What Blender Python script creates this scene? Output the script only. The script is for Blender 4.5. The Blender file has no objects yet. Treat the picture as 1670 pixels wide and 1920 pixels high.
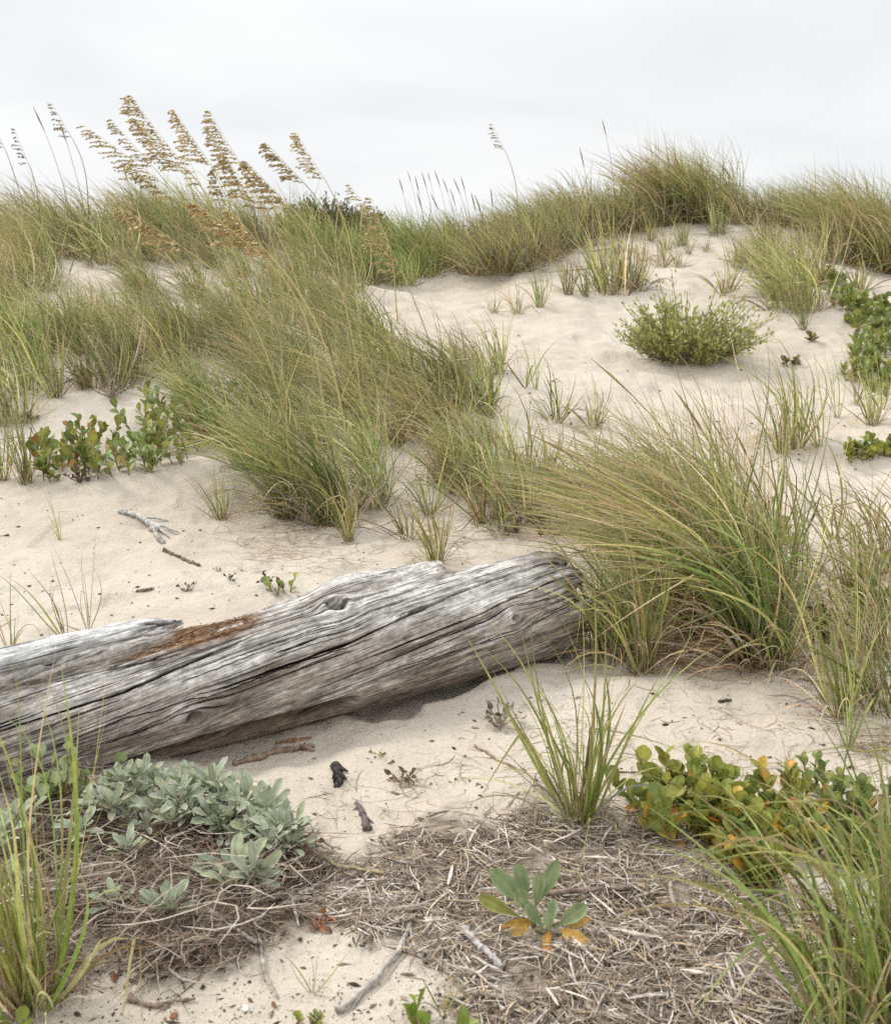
import bpy, math
import numpy as np
from mathutils import Vector, Matrix
RAD = math.radians
scene = bpy.context.scene
COL = scene.collection

# ------------------------------------------------------------------ camera
F = 2100.0; CX = 835.0; CY = 960.0          # focal length and centre, in pixels of the photograph
PITCH = RAD(10.8); CAMZ = 1.5
cam_data = bpy.data.cameras.new('camera'); cam = bpy.data.objects.new('camera', cam_data); COL.objects.link(cam)
cam.location = (0, 0, CAMZ); cam.rotation_euler = (RAD(90) - PITCH, 0, 0)
cam_data.sensor_fit = 'HORIZONTAL'; cam_data.sensor_width = 24.0; cam_data.lens = 24.0 * F / 1670.0
cam_data.clip_start = 0.05; cam_data.clip_end = 6000
cam_data.dof.use_dof = True; cam_data.dof.focus_distance = 4.6; cam_data.dof.aperture_fstop = 5.0
scene.camera = cam

# ------------------------------------------------------------------ sky and sun (bright overcast)
SUN_EL, SUN_AZ = RAD(46), RAD(-58)          # azimuth: 0 = straight ahead, negative = towards the left of the view
world = bpy.data.worlds.new('World'); scene.world = world; world.use_nodes = True
wn = world.node_tree; wn.nodes.clear()
def W(t): return wn.nodes.new(t)
wo = W('ShaderNodeOutputWorld'); bg = W('ShaderNodeBackground'); bg.inputs['Strength'].default_value = 0.1
sky = W('ShaderNodeTexSky'); sky.sky_type = 'NISHITA'; sky.sun_disc = False
sky.sun_elevation = SUN_EL; sky.sun_rotation = SUN_AZ
tc = W('ShaderNodeTexCoord'); sep = W('ShaderNodeSeparateXYZ'); wn.links.new(tc.outputs['Generated'], sep.inputs[0])
# cloud deck: noise laid out on a plane high above (x/z, y/z)
den = W('ShaderNodeMath'); den.operation = 'MAXIMUM'; den.inputs[1].default_value = 0.0; wn.links.new(sep.outputs['Z'], den.inputs[0])
den2 = W('ShaderNodeMath'); den2.operation = 'ADD'; den2.inputs[1].default_value = 0.16; wn.links.new(den.outputs[0], den2.inputs[0])
dx = W('ShaderNodeMath'); dx.operation = 'DIVIDE'; wn.links.new(sep.outputs['X'], dx.inputs[0]); wn.links.new(den2.outputs[0], dx.inputs[1])
dy = W('ShaderNodeMath'); dy.operation = 'DIVIDE'; wn.links.new(sep.outputs['Y'], dy.inputs[0]); wn.links.new(den2.outputs[0], dy.inputs[1])
cmb = W('ShaderNodeCombineXYZ'); wn.links.new(dx.outputs[0], cmb.inputs[0]); wn.links.new(dy.outputs[0], cmb.inputs[1])
cn = W('ShaderNodeTexNoise'); cn.inputs['Scale'].default_value = 0.75; cn.inputs['Detail'].default_value = 5; cn.inputs['Roughness'].default_value = 0.5
cn.inputs['Distortion'].default_value = 0.4
wn.links.new(cmb.outputs[0], cn.inputs['Vector'])
cr = W('ShaderNodeValToRGB'); wn.links.new(cn.outputs['Fac'], cr.inputs['Fac'])
cr.color_ramp.elements[0].position = 0.33; cr.color_ramp.elements[0].color = (8.15, 8.42, 8.6, 1)
cr.color_ramp.elements[1].position = 0.62; cr.color_ramp.elements[1].color = (9.6, 9.62, 9.6, 1)
# an overcast sky is brighter overhead than at the horizon
gm = W('ShaderNodeMapRange'); gm.inputs['From Min'].default_value = 0.22; gm.inputs['From Max'].default_value = 0.9
gm.inputs['To Min'].default_value = 1.0; gm.inputs['To Max'].default_value = 2.05; wn.links.new(sep.outputs['Z'], gm.inputs['Value'])
vm = W('ShaderNodeVectorMath'); vm.operation = 'SCALE'; wn.links.new(cr.outputs['Color'], vm.inputs[0]); wn.links.new(gm.outputs[0], vm.inputs['Scale'])
mx = W('ShaderNodeMix'); mx.data_type = 'RGBA'; mx.inputs['Factor'].default_value = 0.96
wn.links.new(sky.outputs['Color'], mx.inputs['A']); wn.links.new(vm.outputs[0], mx.inputs['B'])
wn.links.new(mx.outputs['Result'], bg.inputs['Color']); wn.links.new(bg.outputs[0], wo.inputs['Surface'])

sun_l = bpy.data.lights.new('sun', 'SUN'); sun = bpy.data.objects.new('sun', sun_l); COL.objects.link(sun)
sun_l.energy = 2.4; sun_l.angle = RAD(13); sun_l.color = (1.0, 0.94, 0.84)
sdir = Vector((math.sin(SUN_AZ) * math.cos(SUN_EL), math.cos(SUN_AZ) * math.cos(SUN_EL), math.sin(SUN_EL)))
sun.rotation_euler = sdir.to_track_quat('Z', 'Y').to_euler(); sun.location = sdir * 40

vs = scene.view_settings; vs.view_transform = 'Standard'; vs.look = 'None'; vs.gamma = 1; vs.exposure = 0.07
scene.cycles.use_denoising = False
scene.cycles.max_bounces = 6; scene.cycles.diffuse_bounces = 3; scene.cycles.glossy_bounces = 2; scene.cycles.transmission_bounces = 3
scene.cycles.transparent_max_bounces = 4
scene.render.film_transparent = False

# ------------------------------------------------------------------ picture <-> place
CP, SP = math.cos(PITCH), math.sin(PITCH)
def rays(px, py):
    """unit-forward rays (y = 1) through pixels of the photograph"""
    px = np.atleast_1d(np.asarray(px, float)); py = np.atleast_1d(np.asarray(py, float))
    a = (px - CX) / F; b = -(py - CY) / F
    d = np.stack([a, CP + b * SP, -SP + b * CP], 1)
    return d / d[:, 1:2]
def at(px, py, Y):
    d = rays(px, py)[0]
    return np.array([d[0] * Y, Y, CAMZ + d[2] * Y])
def pix(p):
    p = np.asarray(p, float).reshape(-1, 3); q = p - (0, 0, CAMZ)
    yc = q[:, 1] * CP - q[:, 2] * SP; zc = q[:, 1] * SP + q[:, 2] * CP
    return np.stack([CX + F * q[:, 0] / yc, CY - F * zc / yc], 1)

# ------------------------------------------------------------------ noise
def _h(ix, iy, iz, seed):
    n = (ix.astype(np.int64) * 374761393 + iy.astype(np.int64) * 668265263 + iz.astype(np.int64) * 2147483647 + seed * 974634777) & 0x7fffffff
    n = ((n ^ (n >> 13)) * 1274126177) & 0x7fffffff
    n = ((n ^ (n >> 15)) * 668265263) & 0x7fffffff
    return ((n ^ (n >> 16)) & 0xffffff) / float(0xffffff) * 2 - 1
def vnoise(x, y, z=0.0, seed=0):
    x = np.asarray(x, float); y = np.asarray(y, float); z = np.asarray(z, float) + np.zeros_like(x)
    ix, iy, iz = np.floor(x), np.floor(y), np.floor(z)
    fx, fy, fz = x - ix, y - iy, z - iz
    u, v, w = (t * t * t * (t * (t * 6 - 15) + 10) for t in (fx, fy, fz))
    r = 0
    for a in (0, 1):
        for b in (0, 1):
            for c in (0, 1):
                r = r + _h(ix + a, iy + b, iz + c, seed) * (u if a else 1 - u) * (v if b else 1 - v) * (w if c else 1 - w)
    return r
def fbm(x, y, z=0.0, seed=0, o=3, g=0.5):
    r = 0; a = 1.0
    for k in range(o):
        r = r + a * vnoise(np.asarray(x) * 2**k, np.asarray(y) * 2**k, np.asarray(z) * 2**k, seed + k * 17); a *= g
    return r
def sstep(a, b, x):
    t = np.clip((np.asarray(x, float) - a) / (b - a), 0, 1); return t * t * (3 - 2 * t)

# ------------------------------------------------------------------ terrain height: thin plate spline through the sand seen in the photograph
CTRL = [(100,1900,2.15),(835,1900,2.15),(1600,1900,2.12),(100,1500,3.2),(700,1450,3.4),(1085,1540,3.05),(1500,1450,3.4),
 (1085,1250,4.45),(1420,1250,4.5),(1640,1300,4.2),(150,1190,4.75),(400,1100,5.5),(700,1030,6.3),(900,1000,6.7),
 (0,925,6.9),(200,905,7.05),(420,888,7.25),(150,790,8.7),(130,745,9.2),(120,640,10.5),(190,520,13),(50,440,16),(300,435,16),(500,435,16.5),
 (620,970,7.1),(480,950,7.2),(700,800,9.0),(560,760,9.4),(400,740,9.4),(600,630,11.4),(720,630,11.3),(400,570,12.5),(650,530,14),
 (720,548,15),(780,535,16),(900,650,11.3),(850,760,9.4),(950,800,8.9),(1000,900,7.6),(1300,940,7.0),(1550,950,6.9),(1500,850,8.2),
 (1100,720,10),(1300,680,11.3),(1500,690,11.2),(1650,760,9.7),(900,560,14),(1100,570,13.8),(1000,500,16),(1200,520,15.5),(1400,560,14.2),
 (1600,600,13),(1200,440,18.3),(1350,405,19.5),(1050,430,18.5),(1500,430,18.5),(1650,492,17.0),(850,505,17),(920,450,20),(640,470,20.5),(640,445,25),(800,455,24)]
_c = np.array([at(*c) for c in CTRL])
_w = [(x, y, 0.0) for x in (-4, -1.5, 1.5, 4) for y in (-3, 0)]
_w += [(-2.6,7.7,.34),(-1.7,7.9,.40),(-6,4,.1),(6,4,.15),(-7,8,.6),(7.5,9,.7),(-9,14,2.0),(10,14,1.5),
       (-6,20,2.2),(-2,21,2.1),(-6,27,.8),(4,24,2.6),(8,24,1.9),(4,31,.9),(9,31,.8),(-1,33,1.2),(-12,22,2.0),(14,22,1.6)]
_c = np.vstack([_c, np.array(_w, float)])
def _tps(r2): return np.where(r2 > 1e-12, r2 * np.log(np.maximum(r2, 1e-12)) * 0.5, 0.0)
_n = len(_c); _K = _tps(((_c[:, None, :2] - _c[None, :, :2])**2).sum(2)) + np.eye(_n) * 0.04
_P = np.hstack([np.ones((_n, 1)), _c[:, :2]])
_A = np.vstack([np.hstack([_K, _P]), np.hstack([_P.T, np.zeros((3, 3))])])
_sol = np.linalg.solve(_A, np.concatenate([_c[:, 2], np.zeros(3)]))
SCOOP0, SCOOP1 = at(700, 1325, 4.02)[:2], at(1000, 1235, 4.55)[:2]       # hollow the wind has dug under the log
FR0, FR1 = at(330, 1430, 3.5)[:2], at(690, 1345, 3.95)[:2]                # slight trough along the foot of the log
def H(x, y, fine=True):
    x = np.asarray(x, float); y = np.asarray(y, float); sh = x.shape; x = x.ravel(); y = y.ravel()
    z = np.empty_like(x)
    for i in range(0, len(x), 60000):
        s = slice(i, i + 60000)
        r2 = (x[s, None] - _c[None, :, 0])**2 + (y[s, None] - _c[None, :, 1])**2
        z[s] = _tps(r2) @ _sol[:_n] + _sol[_n] + _sol[_n + 1] * x[s] + _sol[_n + 2] * y[s]
    far = np.maximum(sstep(26, 34, y), np.maximum(sstep(3.0, 6.0, np.abs(x) - 0.45 * np.maximum(y, 0) - 1.5), sstep(2, 5, -y)))
    base = 0.5 + 0.9 * fbm(x / 22, y / 22, 0, 5, 3)
    z = z * (1 - far) + base * far
    # wind-shaped relief
    near = 1 - sstep(9, 12, y)
    z = z + 0.05 * fbm(x / 1.3, y / 1.3, 0, 11, 2) * (0.6 + 0.6 * sstep(6, 10, y)) * (1 - sstep(40, 80, y))
    z = z + (0.036 * fbm(x / .5, y / .65, 0, 12, 3) - 0.045 * np.clip(vnoise(x / .38, y / .5, 0, 14), .25, 1)) * sstep(5.5, 8, y) * (1 - sstep(24, 40, y))
    # wind-scalloped lip in front of the plants on the left
    lip = sstep(-0.4, -1.0, x) * np.exp(-((y - 7.2 + 0.06 * x) / np.where(y < 7.2 - .06 * x, .5, .16))**2)
    z = z + 0.085 * lip
    # hollow under the log: steep towards the open sand, running under the wood
    ax, ay = SCOOP1 - SCOOP0; L2 = ax * ax + ay * ay
    t = ((x - SCOOP0[0]) * ax + (y - SCOOP0[1]) * ay) / L2
    L = math.sqrt(L2); e = ((x - SCOOP0[0]) * ay - (y - SCOOP0[1]) * ax) / L          # + towards the camera
    wob = 0.05 * vnoise(x * 5, y * 5, 0, 3)
    edge = 0.11 * np.sqrt(np.clip(np.sin(np.clip(t * 0.92 + 0.1, 0, 1) * math.pi), 0, 1)) + wob
    z = z - 0.075 * sstep(0.0, 0.035, edge - e) * sstep(-0.6, -0.3, e) * sstep(-0.12, 0.1, t) * sstep(1.25, 0.95, t)
    P0, P1 = FR0, FR1; bx, by = P1 - P0; LB = math.hypot(bx, by); tb = ((x - P0[0]) * bx + (y - P0[1]) * by) / LB**2; eb = ((x - P0[0]) * by - (y - P0[1]) * bx) / LB
    z = z - 0.06 * np.exp(-((tb - .5) / .5)**4) * sstep(.30, -.02, eb)
    if fine:
        z = z + (0.016 * fbm(x / 0.22, y / 0.22, 0, 21, 3) - 0.018 * sstep(.35, .75, vnoise(x / 0.16, y / 0.16, 0, 23)) + 0.006 * np.abs(vnoise(x / 0.1, y / 0.1, 0, 31))) * (1 - sstep(14, 20, y))
        rp = np.sin((y * 0.86 + x * 0.5 + 0.35 * vnoise(x * 1.1, y * 1.1, 0, 41)) * 2 * math.pi / 0.42)
        z = z + 0.011 * rp * sstep(7.5, 9, y) * (1 - sstep(16, 22, y)) * sstep(-0.2, 0.5, vnoise(x * 0.5, y * 0.5, 0, 43) + 0.3)
    return z.reshape(sh)
def hits(px, py, fine=True, y0=1.2, y1=40, steps=220):
    """first point where the pixel's ray meets the sand (nan when it misses)"""
    d = rays(px, py); n = len(d); ts = np.geomspace(y0, y1, steps)
    lo = np.full(n, np.nan); hi = np.full(n, np.nan); prev = None
    P = d[:, None, :] * ts[None, :, None]
    for s in range(0, n, 2000):
        q = P[s:s+2000]; below = (CAMZ + q[..., 2]) - H(q[..., 0], q[..., 1], fine) < 0
        f = below.argmax(1); ok = below.any(1) & (f > 0)
        idx = np.arange(s, s + len(q))[ok]; lo[idx] = ts[f[ok] - 1]; hi[idx] = ts[f[ok]]
    for _ in range(14):
        m = (lo + hi) / 2; b = CAMZ + d[:, 2] * m - H(np.nan_to_num(d[:, 0] * m), np.nan_to_num(m), fine) < 0
        hi = np.where(b, m, hi); lo = np.where(b, lo, m)
    Y = (lo + hi) / 2
    return np.stack([d[:, 0] * Y, Y, CAMZ + d[:, 2] * Y], 1)
def hit(px, py):
    for k in range(40):                       # just over a crest: step down to it
        p = hits([px], [py + 2 * k])[0]
        if not np.isnan(p[0]): break
    if np.isnan(p[0]): raise ValueError('no ground at %s %s' % (px, py))
    return p

# ------------------------------------------------------------------ mesh and object helpers
def mesh(name, v, faces, mat, col=None, smooth=True):
    """faces: list of (k, n) index arrays of equal corner count each"""
    me = bpy.data.meshes.new(name); v = np.asarray(v, np.float32)
    faces = [np.asarray(f, np.int32) for f in (faces if isinstance(faces, list) else [faces]) if len(f)]
    loops = np.concatenate([f.ravel() for f in faces]); tot = np.concatenate([np.full(len(f), f.shape[1], np.int32) for f in faces])
    start = np.concatenate([[0], np.cumsum(tot)[:-1]]).astype(np.int32)
    me.vertices.add(len(v)); me.vertices.foreach_set('co', v.ravel())
    me.loops.add(len(loops)); me.loops.foreach_set('vertex_index', loops)
    me.polygons.add(len(tot)); me.polygons.foreach_set('loop_start', start); me.polygons.foreach_set('loop_total', tot)
    if col is not None:
        a = me.color_attributes.new('tint', 'FLOAT_COLOR', 'POINT'); c = np.ones((len(v), 4), np.float32); c[:, :3] = np.asarray(col)[:, :3]
        a.data.foreach_set('color', c.ravel())
    me.update(calc_edges=True)
    me.polygons.foreach_set('use_smooth', np.full(len(tot), smooth)); me.materials.append(mat)
    me.validate(); return me
def obj(name, me, parent=None, loc=None, rz=0.0, scl=None):
    o = bpy.data.objects.new(name, me); COL.objects.link(o)
    if parent is not None: o.parent = parent
    if loc is not None: o.location = tuple(float(q) for q in loc)
    o.rotation_euler = (0, 0, rz)
    if scl is not None: o.scale = scl if hasattr(scl, '__len__') else (scl,) * 3
    return o
def tag(o, label, cat, group=None, kind=None):
    if label: o['label'] = label
    if cat: o['category'] = cat
    if group: o['group'] = group
    if kind: o['kind'] = kind
    return o
def inpoly(x, y, poly):
    x = np.asarray(x); y = np.asarray(y); r = np.zeros(x.shape, bool); n = len(poly)
    for k in range(n):
        (x0, y0), (x1, y1) = poly[k], poly[(k + 1) % n]
        c = ((y0 > y) != (y1 > y)) & (x < (x1 - x0) * (y - y0) / ((y1 - y0) + 1e-12) + x0); r ^= c
    return r
class Bag:
    """collects pieces of one mesh"""
    def __init__(s): s.v = []; s.f = {}; s.c = []; s.n = 0
    def add(s, v, f, c):
        v = np.asarray(v, float); s.v.append(v)
        for q in (f if isinstance(f, list) else [f]):
            q = np.asarray(q, np.int64)
            if len(q): s.f.setdefault(q.shape[1], []).append(q + s.n)
        c = np.asarray(c, float)
        s.c.append(np.broadcast_to(c, (len(v), 3)) if c.ndim == 1 else c); s.n += len(v)
    def mesh(s, name, mat, smooth=True):
        return mesh(name, np.vstack(s.v), [np.vstack(q) for q in s.f.values()], mat, np.vstack(s.c), smooth)

# ------------------------------------------------------------------ materials
def new_mat(name):
    m = bpy.data.materials.new(name); m.use_nodes = True; t = m.node_tree; t.nodes.clear()
    return m, t, (lambda k: t.nodes.new(k)), t.links.new
def plant_mat(name, rough=0.5, trans=0.3, spec=0.3, var=0.12, noise=60.0, oval=0.0, spots=0.0):
    m, t, N, L = new_mat(name)
    out = N('ShaderNodeOutputMaterial'); at_ = N('ShaderNodeAttribute'); at_.attribute_name = 'tint'
    oi = N('ShaderNodeObjectInfo'); tcn = N('ShaderNodeTexCoord')
    nz = N('ShaderNodeTexNoise'); nz.inputs['Scale'].default_value = noise; nz.inputs['Detail'].default_value = 2; L(tcn.outputs['Object'], nz.inputs['Vector'])
    h = N('ShaderNodeHueSaturation'); L(at_.outputs['Color'], h.inputs['Color'])
    mh = N('ShaderNodeMapRange'); L(oi.outputs['Random'], mh.inputs['Value']); mh.inputs['To Min'].default_value = 0.5 - var * 0.12; mh.inputs['To Max'].default_value = 0.5 + var * 0.12
    L(mh.outputs[0], h.inputs['Hue'])
    mv = N('ShaderNodeMapRange'); L(nz.outputs['Fac'], mv.inputs['Value']); mv.inputs['From Min'].default_value = .3; mv.inputs['From Max'].default_value = .7
    mv.inputs['To Min'].default_value = 0.8; mv.inputs['To Max'].default_value = 1.2
    ov = N('ShaderNodeMapRange'); wv = N('ShaderNodeMath'); wv.operation = 'FRACT'; w7 = N('ShaderNodeMath'); w7.operation = 'MULTIPLY'; w7.inputs[1].default_value = 37.0; L(oi.outputs['Random'], w7.inputs[0]); L(w7.outputs[0], wv.inputs[0]); L(wv.outputs[0], ov.inputs['Value'])
    ov.inputs['To Min'].default_value = 1 - oval; ov.inputs['To Max'].default_value = 1 + oval; mm = N('ShaderNodeMath'); mm.operation = 'MULTIPLY'; L(mv.outputs[0], mm.inputs[0]); L(ov.outputs[0], mm.inputs[1]); L(mm.outputs[0], h.inputs['Value'])
    hc = h.outputs[0]
    if spots:
        sn = N('ShaderNodeTexNoise'); sn.inputs['Scale'].default_value = 85; sn.inputs['Detail'].default_value = 3; L(tcn.outputs['Object'], sn.inputs['Vector'])
        sr = N('ShaderNodeMapRange'); L(sn.outputs['Fac'], sr.inputs['Value']); sr.inputs['From Min'].default_value = .60; sr.inputs['From Max'].default_value = .68; sr.inputs['To Max'].default_value = spots
        sm = N('ShaderNodeMix'); sm.data_type = 'RGBA'; L(sr.outputs[0], sm.inputs['Factor']); L(hc, sm.inputs['A']); sm.inputs['B'].default_value = (.20, .14, .06, 1); hc = sm.outputs['Result']
    p = N('ShaderNodeBsdfPrincipled'); L(hc, p.inputs['Base Color']); p.inputs['Roughness'].default_value = rough
    p.inputs['Specular IOR Level'].default_value = spec
    tr = N('ShaderNodeBsdfTranslucent'); L(hc, tr.inputs['Color'])
    mix = N('ShaderNodeMixShader'); mix.inputs[0].default_value = trans; L(p.outputs[0], mix.inputs[1]); L(tr.outputs[0], mix.inputs[2])
    L(mix.outputs[0], out.inputs['Surface']); return m
def dry_mat(name, rough=0.8, scale=80.0, bump=0.3):
    m, t, N, L = new_mat(name)
    out = N('ShaderNodeOutputMaterial'); at_ = N('ShaderNodeAttribute'); at_.attribute_name = 'tint'; tcn = N('ShaderNodeTexCoord')
    nz = N('ShaderNodeTexNoise'); nz.inputs['Scale'].default_value = scale; nz.inputs['Detail'].default_value = 4; L(tcn.outputs['Object'], nz.inputs['Vector'])
    h = N('ShaderNodeHueSaturation'); L(at_.outputs['Color'], h.inputs['Color'])
    mv = N('ShaderNodeMapRange'); L(nz.outputs['Fac'], mv.inputs['Value']); mv.inputs['From Min'].default_value = .3; mv.inputs['From Max'].default_value = .7
    mv.inputs['To Min'].default_value = 0.6; mv.inputs['To Max'].default_value = 1.35; L(mv.outputs[0], h.inputs['Value'])
    p = N('ShaderNodeBsdfPrincipled'); L(h.outputs[0], p.inputs['Base Color']); p.inputs['Roughness'].default_value = rough; p.inputs['Specular IOR Level'].default_value = 0.2
    b = N('ShaderNodeBump'); b.inputs['Strength'].default_value = bump; b.inputs['Distance'].default_value = 0.004; L(nz.outputs['Fac'], b.inputs['Height']); L(b.outputs[0], p.inputs['Normal'])
    L(p.outputs[0], out.inputs['Surface']); return m
M_GRASS = plant_mat('beach_grass_blade', 0.5, 0.36, 0.3, 0.28, 60, 0.24)
M_OAT = plant_mat('sea_oat_straw', 0.65, 0.25, 0.2, 0.0, 90)
M_SILVER = plant_mat('silvery_leaf', 0.75, 0.18, 0.15, 0.05, 45)
M_GREEN = plant_mat('fleshy_green_leaf', 0.42, 0.25, 0.4, 0.05, 35, 0.0, 0.6)
M_DRY = dry_mat('dead_straw')
M_BARK = dry_mat('weathered_twig', 0.85, 60, 0.8)

def rgb_node(N, c):
    r = N('ShaderNodeRGB'); r.outputs[0].default_value = (*c, 1); return r.outputs[0]
def sand_mat():
    m, t, N, L = new_mat('pale_sand')
    out = N('ShaderNodeOutputMaterial'); p = N('ShaderNodeBsdfPrincipled'); tcn = N('ShaderNodeTexCoord')
    p.inputs['Roughness'].default_value = 0.92; p.inputs['Specular IOR Level'].default_value = 0.15
    def noise(s, d=3, r=0.55):
        n = N('ShaderNodeTexNoise'); n.inputs['Scale'].default_value = s; n.inputs['Detail'].default_value = d; n.inputs['Roughness'].default_value = r
        L(tcn.outputs['Object'], n.inputs['Vector']); return n
    big, mid, fine, grain = noise(0.7, 3), noise(5, 4), noise(70, 4, 0.65), noise(420, 2, 0.7)
    r1 = N('ShaderNodeValToRGB'); L(big.outputs['Fac'], r1.inputs['Fac'])
    r1.color_ramp.elements[0].position = .3; r1.color_ramp.elements[0].color = (0.46, 0.40, 0.328, 1)
    r1.color_ramp.elements[1].position = .7; r1.color_ramp.elements[1].color = (0.55, 0.495, 0.425, 1)
    def mult(c, n, lo, hi, a=.3, b=.7):
        q = N('ShaderNodeMapRange'); L(n.outputs['Fac'], q.inputs['Value']); q.inputs['From Min'].default_value = a; q.inputs['From Max'].default_value = b
        q.inputs['To Min'].default_value = lo; q.inputs['To Max'].default_value = hi
        s = N('ShaderNodeVectorMath'); s.operation = 'SCALE'; L(c, s.inputs[0]); L(q.outputs[0], s.inputs['Scale']); return s.outputs[0]
    c = mult(r1.outputs['Color'], mid, 0.94, 1.06); c = mult(c, fine, 0.9, 1.08); c = mult(c, grain, 0.86, 1.12)
    # scattered dark grains
    sp = noise(160, 1, 0.5); q = N('ShaderNodeMapRange'); L(sp.outputs['Fac'], q.inputs['Value']); q.inputs['From Min'].default_value = .70; q.inputs['From Max'].default_value = .76
    mxs = N('ShaderNodeMix'); mxs.data_type = 'RGBA'; L(q.outputs[0], mxs.inputs['Factor']); L(c, mxs.inputs['A']); mxs.inputs['B'].default_value = (.22, .17, .12, 1)
    la = N('ShaderNodeAttribute'); la.attribute_name = 'tint'      # rotted reed mixed into the sand, with shade between the straws painted in
    mxl = N('ShaderNodeMix'); mxl.data_type = 'RGBA'; L(la.outputs['Fac'], mxl.inputs['Factor']); L(mxs.outputs['Result'], mxl.inputs['A']); lc = mult(rgb_node(N, (.12, .088, .066)), fine, .6, 1.4); L(lc, mxl.inputs['B'])
    L(mxl.outputs['Result'], p.inputs['Base Color'])
    b1 = N('ShaderNodeBump'); b1.inputs['Strength'].default_value = 0.55; b1.inputs['Distance'].default_value = 0.012; L(fine.outputs['Fac'], b1.inputs['Height'])
    b2 = N('ShaderNodeBump'); b2.inputs['Strength'].default_value = 0.5; b2.inputs['Distance'].default_value = 0.003; L(grain.outputs['Fac'], b2.inputs['Height']); L(b1.outputs[0], b2.inputs['Normal'])
    b3n = noise(22, 3, 0.6); b3 = N('ShaderNodeBump'); b3.inputs['Strength'].default_value = 0.45; b3.inputs['Distance'].default_value = 0.03; L(b3n.outputs['Fac'], b3.inputs['Height']); L(b2.outputs[0], b3.inputs['Normal'])
    L(b3.outputs[0], p.inputs['Normal']); L(p.outputs[0], out.inputs['Surface']); return m
LIT = [(560, 1650), (690, 1625), (760, 1560), (830, 1535), (900, 1545), (1000, 1500), (1160, 1500), (1240, 1560), (1330, 1640), (1500, 1700), (1720, 1720), (1720, 2000), (930, 2000), (870, 1870), (820, 1800), (770, 1740), (680, 1760), (600, 1710), (530, 1740)]
TANG = [(-60, 1540), (60, 1470), (200, 1470), (380, 1515), (560, 1570), (600, 1640), (545, 1740), (440, 1790), (330, 1835), (200, 1800), (120, 1860), (-60, 1870)]
M_SAND = sand_mat()

# ------------------------------------------------------------------ the sand
def build_ground():
    ys = [-2500, -800, -250, -90, -40, -20, -12, -8, -5, -3, -1.5, -.6, 0, .5, .9, 1.2]
    y = 1.2
    while y < 40: y += np.clip(0.0042 * y, 0.011, 0.12); ys.append(y)
    ys += [41, 44, 48, 54, 62, 75, 100, 140, 220, 400, 800, 1800, 4000]
    ys = np.array(ys); n = 460
    u = np.linspace(-1, 1, n); ue = u + 0.0
    inner = 0.46 * np.maximum(ys, 1.2) + 0.35                # fine part: just wider than the view
    outer = np.maximum(np.abs(ys) * 1.6, 60) + 20
    side = np.geomspace(0.04, 1, 26)
    X = np.concatenate([-(inner[:, None] + (outer - inner)[:, None] * side[None, ::-1]), inner[:, None] * ue[None], inner[:, None] + (outer - inner)[:, None] * side[None]], 1)
    Yg = np.repeat(ys[:, None], X.shape[1], 1); Z = H(X, Yg)
    r, c = X.shape; i = np.arange(r * c).reshape(r, c)
    q = np.stack([i[:-1, :-1], i[:-1, 1:], i[1:, 1:], i[1:, :-1]], -1).reshape(-1, 4)
    V = np.stack([X, Yg, Z], -1).reshape(-1, 3); st = np.zeros(len(V)); nr = (V[:, 1] > .8) & (V[:, 1] < 5.5); px = pix(V[nr]); w = V[nr]
    n1, n2 = fbm(w[:, 0] * 6, w[:, 1] * 6, 0, 801, 3), fbm(w[:, 0] * 6, w[:, 1] * 6, 9, 802, 3); fine_n = fbm(w[:, 0] * 22, w[:, 1] * 22, 0, 803, 2)
    m = np.zeros(len(w))
    for k in range(5):
        sx, sy = px[:, 0] + n1 * 60 + (k - 2) * 16, px[:, 1] + n2 * 40 + (k % 2 - .5) * 20
        m += np.maximum(inpoly(sx, sy, TANG) * 1.0, inpoly(sx, sy, LIT) * .85) / 5
    st[nr] = np.clip(m * (.72 + .45 * fine_n), 0, 1)
    o = obj('sand_ground', mesh('sand_ground', V, q, M_SAND, np.repeat(st[:, None], 3, 1)))
    tag(o, None, None, None, 'structure')
build_ground()
# ------------------------------------------------------------------ the driftwood log
LA0, LA1 = at(0, 1368, 3.48), at(1062, 1126, 4.70)
LU = (LA1 - LA0); LLEN = np.linalg.norm(LU); LU = LU / LLEN
LV = np.array([0, 0, 1.0]) - LU * LU[2]; LV /= np.linalg.norm(LV); LW = np.cross(LU, LV)
LR = 0.228
def log_uv(px, py):
    """(s, theta) of the log surface under a pixel; clamps to the outline when the ray passes beside it"""
    d = rays(px, py)[0]; o = np.array([0, 0, CAMZ]) - LA0
    dp = d - LU * (d @ LU); op = o - LU * (o @ LU)
    a = dp @ dp; b = 2 * dp @ op; c = op @ op - LR * LR; D = max(b * b - 4 * a * c, 0); t = (-b - math.sqrt(D)) / (2 * a)
    p = o + d * t; return p @ LU, math.atan2(p @ LV, p @ LW)
_s0, _t0 = log_uv(1075, 1045); _s1, _t1 = log_uv(385, 1305)
GRAIN = (_t0 - _t1) / (_s0 - _s1)
def wrap(a): return (a + math.pi) % (2 * math.pi) - math.pi

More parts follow.
